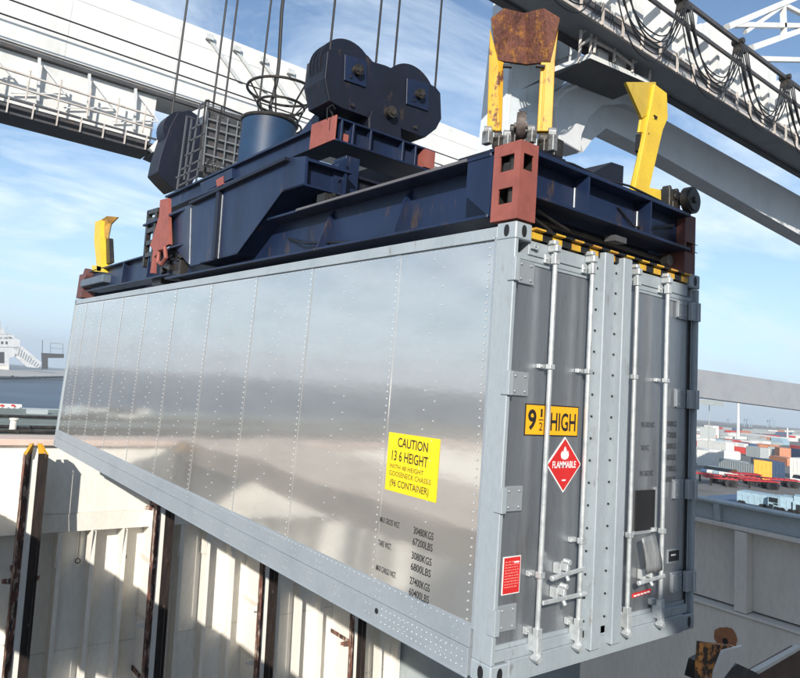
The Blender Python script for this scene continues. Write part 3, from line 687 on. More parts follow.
sp.part('roller', m, mat('worn_roller_rubber', (.07, .055, .05), .6, .2, (.16, .13, .12), 14, bump=.3, bscale=40), smooth=True)
m = MB(); m.prism([ON(556, 137, 1, .12), ON(564, 141, 1, .12), ON(563, 158, 1, .12), ON(554, 155, 1, .12)], (0, .18, 0)); sp.part('junction_box', m, GREASE, bevel=.003)
m = MB(); m.box(.0, .5, .02, .3, 3.44, 3.46); m.box(-.015, .2, .236, .6, 3.426, 3.45); sp.part('top_plate', m, NAVYD)
# right flipper
Q = lambda x, y, v=.1: ON(x, y, 1, v)
m = MB(); m.prism([Q(643, 117), Q(655, 84), Q(667, 93), Q(668, 118), Q(663, 130), Q(659, 147), Q(648, 195), Q(632, 189), Q(640, 155), Q(640, 150)], (0, .03, 0))
m.prism([Q(655, 84, .06), Q(657, 85, .06), Q(644, 160, .06), Q(636, 191, .06), Q(634, 190, .06), Q(641, 157, .06)], (0, .04, 0))
fd = sp.part('guide_flipper', m, YELLOW2, bevel=.003, label='single yellow flipper with a wedge shaped head, on the shaded end of the end beam')
m = MB(); m.prism([Q(626, 82, -.02), Q(656, 82, .10), Q(655, 92, .10), Q(652, 112, .09), Q(642, 118, .07)], (.012, .03, 0)); sp.part('guide_plate', m, YELLOW2, under=fd)
m = MB(); m.prism([Q(641, 118, .085), Q(653, 112, .085), Q(656, 113, .085), Q(650, 133, .085), Q(639, 132, .085)], (0, .02, 0)); sp.part('backing_plate', m, YELLOW2, under=fd, bevel=.003)
m = MB(); m.prism([Q(640, 134, .095), Q(648, 136, .095), Q(641, 153, .095), Q(639, 150, .095)], (0, .04, 0)); m.box(Q(654, 117)[0]-.03, Q(654, 117)[0]+.03, .085, .09, Q(654, 117)[2]-.01, Q(654, 117)[2]+.01); sp.part('bracket', m, BLACK, under=fd)
m = MB(); m.prism([Q(647, 187, .12), Q(661, 190, .12), Q(661, 203, .12), Q(645, 197, .12)], (0, .12, 0)); sp.part('flipper_base', m, YELLOW2, under=fd)
# telescoping arm towards the far end
m = ibeam_y(.0, .26, 6.6, 11.2, 3.02, 3.42, .10, .02); sp.part('telescopic_arm', m, NAVY)
for y in (7.6, 8.9):
    m = MB(); m.box(.005, .089, y, y+.04, 3.045, 3.395); sp.part('web_stiffener', m, NAVY)
m = MB(); m.box(-.05, .32, 9.9, 11.5, 3.12, 3.26); sp.part('end_housing', m, mat('blue_grey_paint', (.10, .13, .17), .5), bevel=.01)
m = MB(); m.box(-.0, .25, 11.45, 11.9, 2.92, 3.4); m.cyl((-.01, 11.45, 3.38), (.2, 11.45, 3.38), .12, 18); sp.part('corner_block', m, BROWN, label='dark corner block at the far end of the spreader')
m = MB(); m.box(.2, 2.2, 11.5, 11.8, 3.08, 3.4); m.box(.2, 2.2, 11.3, 11.34, 2.95, 3.1); sp.part('end_beam', m, NAVYD)
# far flipper
Z = lambda x, y, v=.0: ON(x, y, 0, v)
m = MB(); m.prism([Z(95, 222), Z(100, 220), Z(101, 271), Z(97, 271), Z(94, 240)], (.15, 0, 0)); m.prism([Z(92, 265), Z(103, 267), Z(103, 272), Z(92, 271)], (.2, 0, 0))
ff = sp.part('guide_flipper', m, YELLOW2, label='small yellow flipper at the far end with a dark inner face')
m = MB(); m.prism([Z(101, 220, .05), Z(107, 216, .05), Z(118, 217, .2), Z(111, 224, .15), Z(108, 239, .1), Z(101, 235, .05)], (.03, .05, 0)); sp.part('guide_plate', m, mat('brown_yellow_paint', (.42, .24, .04), .6, c2=(.25, .13, .05), scale=5), under=ff)
m = MB(); m.prism([Z(105, 239, .1), Z(109, 238, .1), Z(110, 262, .1), Z(106, 264, .1)], (.08, 0, 0)); sp.part('flipper_strut', m, GREASE, under=ff)
# main frame
MX = -.07
outl = [(189, 205), (284, 160), (286, 158), (306, 156), (304, 185), (282, 192), (237, 254), (200, 264), (190, 266)]
m = MB(); m.px(outl, 0, MX, .03)
# chamfered left end
pa, pb = ON(189, 205, 0, MX), ON(190, 266, 0, MX); pc = ON(169, 213, 0, .10); pd = ON(171, 243, 0, .10)
m.add([pa, pb, pd, pc], [(0, 1, 2, 3)])
# right end of the box beam, underside of the gooseneck
def und(p, q, x2, t_=.02):
    a_, b_ = ON(*p, 0, MX), ON(*q, 0, MX); n2 = MB()
    m.add([a_, b_, (x2, b_.y, b_.z), (x2, a_.y, a_.z), a_+Vector((0, 0, t_)), b_+Vector((0, 0, t_)), Vector((x2, b_.y, b_.z+t_)), Vector((x2, a_.y, a_.z+t_))], [(0,1,2,3), (4,7,6,5), (0,4,5,1), (3,2,6,7), (0,3,7,4), (1,5,6,2)])
und((304, 185), (282, 192), .5); und((282, 192), (237, 254), .5); und((237, 254), (200, 264), .5)
mf = sp.part('main_frame', m, NAVY, label='deep navy main frame plate with a sloping underside')
m = MB(); q1 = ON(306, 157, 0, MX); q2 = ON(304, 185, 0, MX); y2 = q1.y
m.box(MX+.03, .42, y2+.1, y2+.13, q2.z, q1.z); m.box(MX+.03, .5, y2, 8, q1.z-.03, q1.z-.0); m.box(.42, .45, y2+.02, 7, q2.z-.35, q1.z-.03); sp.part('frame_end', m, NAVY)
# flange along the top of the main frame
ta, tb = ON(188, 203, 0, MX-.07), ON(284, 158, 0, MX-.07)
m = MB(); m.prism([(MX-.06, ta.y, ta.z+.02), (MX-.06, tb.y, tb.z+.02), (.5, tb.y, tb.z+.02), (.5, ta.y, ta.z+.02)], (0, 0, -.035)); sp.part('top_flange', m, NAVYD)
s1, s2 = ON(221, 192, 0, MX), ON(216, 259, 0, MX)
m = MB(); m.prism([(MX, s1.y-.06, s1.z), (MX, s1.y+.03, s1.z), (MX, s2.y+.03, s2.z), (MX, s2.y-.06, s2.z)], (-.05, 0, 0)); sp.part('frame_stiffener', m, NAVYD)
m = MB(); m.bar((MX-.004, s1.y-.07, s1.z-.05), (MX-.004, s2.y-.07, s2.z), .008); sp.part('weld_bead', m, GALV)
w1, w2 = ON(191, 207, 0, MX-.004), ON(189.5, 264, 0, MX-.004)
m = MB(); m.bar(w1, w2, .012); sp.part('weld_bead', m, GALV)
# post and foot carrying the cross frame
m = MB(); pz = ON(352, 158, 1, 3.0); m.box(ON(346, 160, 1, 3.0).x, ON(360, 160, 1, 3.0).x, 3.0, 3.25, 3.72, 4.15); m.box(ON(340, 170, 1, 3.0).x, ON(360, 170, 1, 3.0).x, 2.98, 3.3, 3.69, 3.72); sp.part('support_post', m, NAVY, bevel=.003)
m = MB(); m.prism([ON(334, 172, 1, 2.9), ON(340, 163, 1, 2.9), ON(347, 158, 1, 2.9), ON(346, 177, 1, 2.9), ON(338, 181, 1, 2.9), ON(338, 195, 1, 2.9), ON(333, 195, 1, 2.9)], (0, .25, 0)); sp.part('bracket', m, NAVY)
m = MB(); c_ = ON(329, 198, 1, 2.7); m.box(c_.x-.08, c_.x+.08, 2.65, 2.8, c_.z-.05, c_.z+.03)
for k in range(4): m.cyl((c_.x-.06+.04*k, 2.64, c_.z+.03*((k*7) % 3-1)), (c_.x-.06+.04*k, 2.7, c_.z+.03*((k*7) % 3-1)), .02, 8)
sp.part('hydraulic_valve', m, GREASE)
# transverse members between the side beams
for y in (1.9, 3.2, 4.3, 5.9, 7.4):
    m = MB(); m.box(.26, 2.1, y, y+.3, 3.0, 3.3); sp.part('cross_member', m, NAVYD)
m = MB(); m.box(.5, 1.9, 3.1, 8.2, 3.3, 3.95); m.box(.3, 2.1, 3.05, 8.2, 3.95, 3.98); sp.part('centre_box', m, NAVYD)
# red end plate with ladder frame at the far end
RP = [(160, 200), (168, 198), (168, 214), (169, 244), (162, 248), (154, 257), (153, 273), (150, 273), (153, 250), (150, 246), (159, 216)]
m = MB(); m.px(RP, 0, -.05, .05); rp = sp.part('end_plate', m, PRIMER, label='salmon red plate at the left end of the main frame')
m = MB(); pts = [ON(x, y, 0, -.08) for x, y in ((159, 250), (165, 248), (166, 258), (162, 264), (158, 262))]; m.tube(pts, .03, 6, True); sp.part('loop_handle', m, PRIMER, under=rp)
m = MB()
for a_, b_ in (((150, 211), (145, 267)), ((158, 213), (153, 262)), ((150, 213), (160, 210)), ((150, 221), (159, 219)), ((148, 232), (156, 229)), ((147, 244), (154, 242)), ((146, 256), (153, 254)), ((163, 264), (164, 273)), ((158, 262), (172, 268))): m.bar(ON(*a_, 0, .02), ON(*b_, 0, .02), .07)
sp.part('ladder_frame', m, GREASE)
m = MB()
for k in range(9): c_ = ON(168+k*1.8, 255+((k*5) % 4)*3, 0, .12); m.box(c_.x-.03, c_.x+.06, c_.y-.09, c_.y+.09, c_.z-.05, c_.z+.05)
sp.part('hydraulic_fittings', m, GREASE)
m = MB(); m.box(.1, .25, 7.2, 7.6, 2.94, 3.3); sp.part('twistlock_housing', m, GREASE)
m = MB(); m.box(.05, .25, 6.3, 6.6, 2.94, 3.2); sp.part('cable_guide', m, GREASE)

# ================================================================== HEADBLOCK
hb2 = Thing('headblock', 'navy hoist headblock frame with red ends and rope sheaves resting on the spreader', 'headblock', loc=(1.18, 5.8, 4.3))
YN = 3.15
xl = ON(336, 130, 1, YN).x; xr = ON(434, 150, 1, YN).x
z0, z1 = 4.33, 4.61
m = MB(); m.box(xl+.02, xr-.02, YN, YN+.5, z1-.02, z1); m.box(xl-.0, xr, YN-.02, YN+.5, z0, z0+.02); m.box(xl+.03, xr-.02, YN+.1, YN+.12, z0+.02, z1-.02)
for px_ in (341, 353, 371, 404, 417): x = ON(px_, 140, 1, YN).x; m.box(x-.012, x+.012, YN+.0, YN+.1, z0+.02, z1-.02)
m.box(xl-.0, xr, YN+.5, YN+.52, z0, z1); hb2.part('cross_beam', m, NAVY, bevel=.002)
m = MB(); m.prism([(xl-.001, YN-.01, z0+.005), (xl-.001, YN-.01, z1+.01), (xl-.001, YN+.52, z1+.03), (xl-.001, YN+.52, z0+.005)], (-.02, 0, 0)); hb2.part('end_cap', m, PRIMER, bevel=.003)
x_ = ON(417, 152, 1, YN).x
m = MB(); m.box(xr-.16, xr+.0, YN-.03, YN+.3, z0+.03, z1-.025); hb2.part('end_cap', m, PRIMER)
m = MB(); m.box(ON(346, 150, 1, YN).x-.03, ON(346, 150, 1, YN).x+.03, YN+.02, YN+.05, z0+.03, z0+.12); hb2.part('tie_lug', m, PRIMER)
# longitudinal beams
m = MB(); m.box(xl, xl+.3, YN+.55, 8.6, z1-.02, z1+.01); m.box(xl+.06, xl+.09, YN+.55, 8.6, z0+.05, z1-.02); m.box(xl, xl+.3, YN+.55, 8.6, z0+.02, z0+.05); hb2.part('long_beam', m, NAVY)
m = MB(); m.box(1.75, 2.0, YN+.55, 8.6, z0+.03, z1); hb2.part('long_beam', m, NAVYD)
m = MB(); m.prism([ON(298, 134, 0, xl+.05), ON(319, 108, 0, xl+.05), ON(319, 127, 0, xl+.05), ON(298, 139, 0, xl+.05)], (.3, 0, 0)); hb2.part('equipment_box', m, NAVY, bevel=.01)
c0_ = ON(329, 116, 1, YN); m = MB(); m.tube([c0_+Vector((-.02, 0, -.05)), c0_+Vector((-.03, 0, .08)), c0_+Vector((.03, 0, .14)), c0_+Vector((.07, 0, .1))], .008, 6); hb2.part('hose', m, CABLE, smooth=True)
m = MB(); m.prism([ON(200, 183, 0, xl), ON(232, 168, 0, xl), ON(232, 178, 0, xl), ON(202, 193, 0, xl)], (.3, 0, 0)); hb2.part('long_beam_end', m, NAVY)
m = MB(); m.prism([ON(216, 180, 0, xl-.01), ON(223, 176, 0, xl-.01), ON(223, 184, 0, xl-.01), ON(217, 187, 0, xl-.01)], (.1, 0, 0)); hb2.part('end_cap', m, PRIMER)
# sheave blocks
def sheave_block(Yc, depth):
    f_ = lambda x, y: ON(300+x/4, y/4, 1, YN+.05)
    front = [(112, 205), (132, 193), (240, 204), (272, 222), (292, 246), (345, 262), (395, 286), (440, 306), (520, 335), (545, 350), (562, 372), (566, 475), (545, 515), (500, 550), (400, 512), (402, 560), (338, 548), (275, 520), (275, 470), (165, 430), (118, 402), (100, 312)]
    P3 = [f_(*p)+Vector((0, Yc-YN, 0)) for p in front]
    return P3, f_
P3, f_ = sheave_block(YN, .3)
m = MB(); m.prism(P3, (0, .035, 0)); m.prism([p+Vector((0, .42, 0)) for p in P3], (0, .035, 0))
# rim plates joining the two cheeks along the lower and left edges
idx = list(range(15, len(P3)))+[0]
for a_, b_ in zip(idx[1:], idx[2:]): m.add([P3[a_]+Vector((0, .035, 0)), P3[b_]+Vector((0, .035, 0)), P3[b_]+Vector((0, .42, 0)), P3[a_]+Vector((0, .42, 0))], [(0, 1, 2, 3)])
for a_, b_ in ((9, 10), (10, 11), (11, 12), (12, 13), (13, 14)): m.add([P3[a_]+Vector((0, .035, 0)), P3[b_]+Vector((0, .035, 0)), P3[b_]+Vector((0, .42, 0)), P3[a_]+Vector((0, .42, 0))], [(0, 1, 2, 3)])
sb = hb2.part('sheave_block', m, NAVYD, bevel=.004)
for (cx1, cy1, rr_) in ((213, 272, 118), (466, 376, 112)):
    c_ = f_(cx1, cy1); e_ = f_(cx1+rr_*.9, cy1+rr_*.35); R_ = (e_-c_).length
    m = MB(); 
    for yy in (.12, .27): m.cyl(c_+Vector((0, yy, 0)), c_+Vector((0, yy+.025, 0)), R_, 40); m.cyl(c_+Vector((0, yy+.025, 0)), c_+Vector((0, yy+.06, 0)), R_*.9, 40); m.cyl(c_+Vector((0, yy+.06, 0)), c_+Vector((0, yy+.085, 0)), R_, 40)
    hb2.part('sheave', m, NAVYD, smooth=True)
for (cx1, cy1) in ((222, 285), (470, 380)):
    c_ = f_(cx1, cy1); a1 = f_(cx1-46, cy1-68); a2 = f_(cx1+44, cy1+70)
    m = MB(); sq = [f_(cx1-45, cy1-66), f_(cx1+42, cy1-40), f_(cx1+40, cy1+66), f_(cx1-48, cy1+36)]
    m.prism([Vector((p.x, YN+.044, p.z)) for p in sq], (0, -.012, 0)); bp = hb2.part('bearing_plate', m, NAVY, under=sb, bevel=.003)
    m = MB(); m.cyl(Vector((c_.x, YN-.03, c_.z)), Vector((c_.x, YN+.03, c_.z)), .062, 20); m.cyl(Vector((c_.x, YN-.045, c_.z)), Vector((c_.x, YN-.03, c_.z)), .035, 12)
    for k in range(5):
        t_ = k*1.256; m.cyl(Vector((c_.x+.045*math.cos(t_), YN-.04, c_.z+.045*math.sin(t_))), Vector((c_.x+.045*math.cos(t_), YN-.03, c_.z+.045*math.sin(t_))), .01, 8)
    hb2.part('bearing_cap', m, GREASE, under=sb, smooth=True)
    for (ax_, az_) in ((-.07, -.1), (.07, .08)):
        m = MB(); m.cyl(Vector((c_.x+ax_, YN+.015, c_.z+az_)), Vector((c_.x+ax_, YN+.034, c_.z+az_)), .012, 8); hb2.part('bolt', m, GREASE, under=sb)
c_ = f_(350, 455); m = MB(); m.cyl(Vector((c_.x, YN-.05, c_.z)), Vector((c_.x, YN+.05, c_.z)), .07, 22); m.cyl(Vector((c_.x, YN-.07, c_.z)), Vector((c_.x, YN-.05, c_.z)), .04, 14); hb2.part('pivot_pin', m, GREASE, under=sb, smooth=True)
m = MB(); m.prism([f_(275, 470)+Vector((0, -.02, 0)), f_(285, 445)+Vector((0, -.02, 0)), f_(335, 400)+Vector((0, -.02, 0)), f_(362, 402)+Vector((0, -.02, 0)), f_(395, 440)+Vector((0, -.02, 0)), f_(400, 520)+Vector((0, -.02, 0)), f_(402, 570)+Vector((0, -.02, 0)), f_(275, 525)+Vector((0, -.02, 0))], (0, .018, 0)); hb2.part('hanger_plate', m, NAVYD, bevel=.003)
for (cx1, cy1) in ((207, 422), (458, 510)):
    c_ = f_(cx1, cy1); m = MB(); m.cyl(Vector((c_.x, YN+.02, c_.z)), Vector((c_.x, YN+.05, c_.z)), .022, 10); hb2.part('bolt', m, GREASE, under=sb)
for (cx1, cy1) in ((145, 440), (190, 470), (425, 545), (445, 560)):
    c_ = f_(cx1, cy1); m = MB(); m.tube([(c_.x, YN+.2, c_.z+.06), (c_.x+.02, YN+.15, c_.z-.02), (c_.x-.01, YN+.1, c_.z-.10)], .012, 6); hb2.part('hose', m, CABLE)
# far sheave block
fP = [ON(x, y, 1, 8.3) for x, y in ((160, 158), (163, 148), (170, 127), (178, 112), (190, 110), (199, 116), (202, 140), (200, 168), (192, 184), (174, 190), (165, 181), (157, 172))]
m = MB(); m.prism(fP, (0, .5, 0)); hb2.part('sheave_block', m, NAVYD, bevel=.01, label='far sheave block at the left end of the headblock')
m = MB(); c_ = ON(184, 132, 1, 8.35); m.cyl(c_, c_+Vector((0, .35, 0)), .36, 30); hb2.part('sheave', m, NAVYD, smooth=True)
# access ladder and rails at the far end
m = MB(); Yl = 7.7
def rl(a_, b_, w_=.035): m.tube([ON(*a_, 1, Yl), ON(*b_, 1, Yl)], w_/2, 6)
for a_, b_ in (((200, 105), (186, 190)), ((209, 100), (195, 188)), ((187, 116), (177, 190)), ((192, 117), (184, 180)), ((200, 105), (209, 100)), ((186, 116), (194, 119)),
               ((176, 178), (200, 168)), ((177, 187), (198, 176)), ((181, 170), (200, 160)), ((185, 156), (202, 148)), ((188, 142), (204, 134)), ((190, 130), (205, 122))): rl(a_, b_)
hb2.part('ladder', m, mat('dull_ladder_steel', (.09, .095, .11), .5, .2))
m = MB()
Yl = 6.9
for a_, b_ in (((206, 100), (252, 118)), ((252, 118), (286, 127)), ((207, 108), (250, 124)), ((206, 100), (200, 150)), ((222, 106), (216, 150)), ((246, 116), (243, 150)), ((240, 130), (243, 118)), ((243, 118), (250, 115)), ((250, 115), (286, 118))): rl(a_, b_, .03)
for k in range(4):
    m.ring(ON(208+k*1.5, 172-k, 1, Yl), .1+.02*k, .01, 18, ax=(1, .3, .2))
hb2.part('guard_rail', m, GREASE)
# cable drum and basket
dc = ON(268, 124, 1, 5.96); dx_ = 1.10
m = MB(); rD = .40; m.cyl((dx_-.12, 5.96, 4.62), (dx_-.12, 5.96, 5.42), rD, 48); hb2.part('cable_tub', m, mat('blue_tub_paint', (.016, .045, .10), .5, c2=(.012, .03, .07), spec=.35), smooth=True)
m = MB(); m.ring((dx_-.12, 5.96, 5.42), rD, .03); hb2.part('tub_rim', m, GREASE, smooth=True)
tr = (ON(317, 92, 1, 5.96)-ON(249, 92, 1, 5.96)).length/2*.9
c3 = ON(283, 92, 1, 5.96); c2_ = ON(281, 106, 1, 5.96); c1_ = ON(280, 120, 1, 5.96)
m = MB(); m.ring(c3, tr, .022, 44); m.ring(c2_, tr*.66, .02, 40); m.ring(c1_, tr*.5, .018, 36); m.ring(c1_-Vector((0, 0, .1)), tr*.62, .015, 36)
for k in range(7):
    t_ = k*2*math.pi/7+.4; d_ = Vector((math.cos(t_), math.sin(t_), 0))
    m.tube([c3+d_*tr, c2_+d_*tr*.66, c1_+d_*tr*.5, Vector((dx_-.12, 5.96, 5.44))+d_*tr*.6], .014, 6)
hb2.part('cable_basket', m, GREASE, smooth=True)

# hoist ropes
def rope(pbot, label, nm='hoist_rope', r=.014, cat='rope', grp='hoist ropes rising from the headblock'):
    m = MB(); m.tube([(pbot.x, pbot.y, pbot.z-.0), (pbot.x, pbot.y, 34)], r, 8)
    o = m.build(nm, ROPE); tag(o, label, cat, grp)
for (x, y, yy, lb_) in ((330, 50, YN+.17, 'wire rope at the left edge of the near sheave block'), (376, 62, YN+.17, 'wire rope left of the middle pair above the near sheave block'), (394, 68, YN+.3, 'wire rope right of the middle pair above the near sheave block'), (435, 88, YN+.3, 'wire rope at the right edge of the near sheave block'),
                        (167, 150, 8.5, 'leftmost wire rope, running down to the far sheave block'), (212, 115, 8.5, 'left one of the two close ropes above the ladder'), (223, 118, 8.5, 'right one of the two close ropes above the ladder'), (257, 122, 8.2, 'thin wire rope just left of the cable basket')):
    rope(ON(x, y, 1, yy), lb_, r=.014 if yy < 5 else .02)
m = MB(); pb = ON(270, 106, 1, 5.96); pt_ = ON(277, 80, 1, 5.96); p2 = ON(279, 62, 1, 5.96)
m.tube([c1_+Vector((-.08, 0, -.15)), pb, pb+Vector((.03, 0, .15)), pt_, p2, p2+Vector((-.05, 0, .8)), Vector((p2.x-.03, 5.96, 34))], .028, 8)
tag(m.build('power_cable', CABLE), 'thick black power cable dropping into the wire basket', 'cable')

# ================================================================== RIGHT CRANE
cr = Thing('gantry_crane', 'white and grey gantry crane with festoon cables, its boom crossing the top right', 'crane', loc=(30, 11, -7.5))
HZ = 14.0; YA, YB = 9.96, 11.45
xs0, xs1 = 4.0, 60.0
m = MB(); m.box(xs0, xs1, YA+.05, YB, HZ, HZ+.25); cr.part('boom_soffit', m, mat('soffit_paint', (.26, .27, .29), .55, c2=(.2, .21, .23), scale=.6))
m = MB(); m.box(xs0, xs1, YB+.002, YB+.12, HZ-.06, HZ+1.3); m.box(xs0, xs1, YB-.25, YB-.02, HZ-.12, HZ-.01); cr.part('boom_rail', m, CRANED)
# cable tray along the near edge
m = MB(); m.box(xs0, xs1, YA-.05, YA+.04, HZ-.05, HZ+.05); m.box(xs0, xs1, YA-.05, YA+.0, HZ+.55, HZ+.63); cr.part('walkway_rail', m, GALVR)
m = MB(); m.box(xs0, xs1, YA+.15, YA+.22, HZ+.26, HZ+.75); cr.part('cable_tray', m, CRANED)
for k in range(34):
    x = 5+k*1.15; m = MB(); m.box(x, x+.07, YA-.12, YA-.05, HZ-.08, HZ+.7); cr.part('tray_rung', m, GALVR)
# boom web and box ribs
m = MB(); m.box(xs0, xs1, YA+.9, YA+1.1, HZ+.26, HZ+1.5); cr.part('boom_web', m, WHITE)
for k in range(13):
    x = 7.6+k*3.6
    m = MB(); m.prism([(x, YA+.5, HZ+.6), (x+2.5, YA+.5, HZ+.6), (x+2.9, YA+.5, HZ+3.7), (x+.4, YA+.5, HZ+3.7)], (0, .9, 0)); m.box(x+.3, x+.5, YA+.2, YA+.5, HZ+.3, HZ+3.2); m.box(x+1.4, x+1.55, YA+.25, YA+.5, HZ+.3, HZ+3.4)
    m.box(x-.8, x-.0, YA+.3, YA+.5, HZ+2.6, HZ+3.0)
    rb = cr.part('box_rib', m, WHITE)
m = MB(); m.box(xs0, xs1, YA-.1, YA+.0, HZ+2.0, HZ+2.14); cr.part('lower_festoon_rail', m, CRANED)
# festoon rail & loops
sus = [ON(688, 0, 1, 9.0), ON(742, 45, 1, 9.0), ON(790, 85, 1, 9.0)]
zr = sum(p.z for p in sus)/3
m = MB(); m.box(xs0, xs1, 9.0, 9.12, zr, zr+.16); cr.part('festoon_rail', m, CRANED)
sxs = [p.x for p in sus]; pitch = (sxs[2]-sxs[0])/2; x0_ = sxs[1]
for k in range(-3, 4):
    xa_, xb_ = x0_+k*pitch, x0_+(k+1)*pitch
    m = MB()
    for j in range(7):
        sag = 2.35+.05*j-.3*(j % 3); off = (j-3)*.07; pts = []
        for i in range(19):
            u = i/18; s_ = 1-abs(2*u-1)**2.6
            pts.append((xa_+.12+(xb_-xa_-.24)*(.5+(u-.5)*(1-.0*s_))+off*.3*s_, 9.06+off, zr-.12-sag*s_))
        m.tube(pts, .024, 6)
    cr.part('festoon_cable', m, CABLE, smooth=True)
    m = MB(); m.box(xa_-.2, xa_+.2, 8.9, 9.25, zr-.3, zr-.0); m.cyl((xa_-.15, 8.85, zr+.1), (xa_-.15, 9.3, zr+.1), .12, 10); cr.part('festoon_trolley', m, GREASE)
# bracing truss at the top right
def T(x, y, v=13.0): return ON(x, y, 1, v)
mlist = [((727, 27), (800, -4), .3), ((733, 25), (802, 26), .26), ((745, 32), (782, 6), .2), ((783, 5), (784, 38), .26), ((751, 48), (802, 30), .32), ((751, 59), (802, 60), .26), ((784, 5), (802, 14), .22)]
for a_, b_, w_ in mlist:
    m = MB(); m.bar(T(*a_), T(*b_), w_); cr.part('brace', m, WHITE)
# leg, haunch and tie beam
YLg = 13.0
m = MB(); m.px([(520, -40), (592, -40), (580, 68), (556, 90), (550, 104), (548, 170), (498, 180)], 1, YLg, 1.2); lg = cr.part('leg', m, mat('pale_leg_paint', (.62, .67, .70), .5, c2=(.56, .61, .64), scale=.4), bevel=.03)
m = MB()
for x1_, x2_ in ((511, 506), (527, 524)): m.bar(ON(x1_+3, 40, 1, YLg-.01), ON(x2_, 160, 1, YLg-.01), .05)
m.bar(ON(560, 20, 1, YLg-.01), ON(556, 85, 1, YLg-.01), .06); m.bar(ON(571, 25, 1, YLg-.01), ON(567, 75, 1, YLg-.01), .06); m.bar(ON(553, 62, 1, YLg-.01), ON(580, 50, 1, YLg-.01), .06)
cr.part('leg_seam', m, CRANEG, under=lg)
arc = []
for k in range(11):
    t_ = k/10*math.pi/2; arc.append((556+62*math.sin(t_)*1.0+20*k/10, 172-60*(1-math.cos(t_)) - 38*math.sin(t_)))
hpoly = [(556, 92), (580, 82), (640, 92), (700, 138)]+[(650, 152), (618, 132), (606, 118), (598, 116), (589, 124), (583, 140), (580, 160), (556, 176)]
m = MB(); m.px([(552, 95), (572, 84), (606, 66), (652, 96), (660, 118), (625, 103), (603, 105), (589, 118), (582, 135), (581, 152), (560, 140)], 1, YLg-.4, 1.6); cr.part('haunch', m, CRANEG, bevel=.03)
m = MB(); m.px([(596, 82), (667, 121), (830, 213), (830, 252), (655, 152), (606, 128), (592, 140), (583, 152), (580, 140)], 1, YLg, .9); cr.part('tie_beam', m, CRANEG)
m = MB(); m.tube([ON(x, y, 1, YLg-.5) for x, y in ((553, 108), (556, 98), (564, 90), (578, 84), (592, 80), (603, 72))], .14, 8); cr.part('haunch_rim', m, WHITE, smooth=True)
# access platform
Yp = 10.6
m = MB(); m.prism([ON(556, 66, 1, Yp), ON(590, 53, 1, Yp), ON(650, 80, 1, Yp), ON(650, 84, 1, Yp), ON(590, 58, 1, Yp), ON(556, 71, 1, Yp)], (0, .1, 0)); pf = cr.part('platform_fascia', m, WHITE)
m = MB(); a_ = [ON(556, 71, 1, Yp), ON(590, 58, 1, Yp), ON(650, 84, 1, Yp)]; m.add([a_[0], a_[1], a_[1]+Vector((.3, 1.8, 0)), a_[0]+Vector((.3, 1.8, 0)), a_[2], a_[2]+Vector((.3, 1.8, 0))], [(0, 1, 2, 3), (1, 4, 5, 2)]); cr.part('platform_floor', m, CRANED)
m = MB()
for a_, b_ in (((579, 63), (581, 30)), ((590, 53), (592, 25)), ((594, 53), (597, 26)), ((614, 62), (615, 42)), ((632, 72), (633, 57)), ((649, 80), (651, 59)), ((581, 33), (593, 26)), ((634, 62), (650, 57)), ((581, 45), (591, 38)), ((592, 40), (615, 52)), ((615, 52), (633, 66))): m.tube([ON(*a_, 1, Yp-.02), ON(*b_, 1, Yp-.02)], .055, 6)
cr.part('platform_railing', m, GALVR)
for k in range(2):
    m = MB(); c_ = ON(604+18*k, 62+8*k, 1, Yp+.2); m.box(c_.x-.3, c_.x+.3, c_.y, c_.y+.5, c_.z-.1, c_.z+.45); cr.part('floodlight', m, WHITE, bevel=.05)
# lower portal beam far to the right
Yq = 42.0
m = MB(); m.px([(640, 361.5), (690, 368), (830, 388.5), (830, 414), (690, 396), (640, 389)], 1, Yq, 2.5); cr.part('portal_beam', m, mat('shaded_portal_grey', (.30, .31, .33), .6, c2=(.25, .26, .28), scale=.3))  # beam colour darkened to stand in for the shade on it

# ================================================================== LEFT CRANE BOOM
lc = Thing('crane_boom', 'white box girder boom of a second crane crossing the upper left behind the ropes', 'crane', loc=(8, 38, 14))
YL = 38.0
zt, zb = 23.1, 17.95
x2e = ON(583, 150, 1, YL).x
m = MB(); m.box(-8, x2e, YL, YL+3, zb, zt); cr_ = lc.part('box_girder', m, WHITE)
m = MB()
for z in (21.9,): m.box(-8, x2e, YL-.02, YL-.001, z, z+.03)
for k in range(6): m.box(-3+k*6.2, -2.96+k*6.2, YL-.015, YL-.001, zb, zt)
m.box(-8, x2e, YL-.02, YL-.001, 19.3, 19.33)
for k in range(40): m.box(-6+k*.9, -5.93+k*.9, YL-.03, YL-.001, 18.15, 18.22)
lc.part('plate_seam', m, mat('pale_seam', (.62, .62, .6), .5), under=cr_)
m = MB(); m.box(-8, x2e, YL-.25, YL-.0, zb-.2, zb-.02); m.box(-8, x2e, YL-.2, YL-.1, zb+.12, zb+.2); lc.part('lower_flange', m, CRANED)
m = MB(); m.tube([(-8, YL-1.2, 19.05), (x2e+20, YL-1.2, 19.05)], .05, 6); m.tube([(-8, YL-1.2, 19.95), (x2e+20, YL-1.2, 19.95)], .05, 6); lc.part('trolley_rope', m, ROPE)
m = MB()
for k in range(8):
    c_ = ON(208+k*27, 40+k*11.5, 1, YL-.05); m.prism([c_, c_+Vector((.35, 0, 0)), c_+Vector((2.6, 0, -2.0)), c_+Vector((2.25, 0, -2.0))], (0, -.1, 0)); m.box(c_.x-.2, c_.x+.3, YL-.3, YL-.05, c_.z, c_.z+.35)
lc.part('ribs_with_shadows', m, mat('rib_and_shadow_grey', (.52, .53, .53), .5))  # stub ribs, with their cast shadows modelled as slanting grey bars
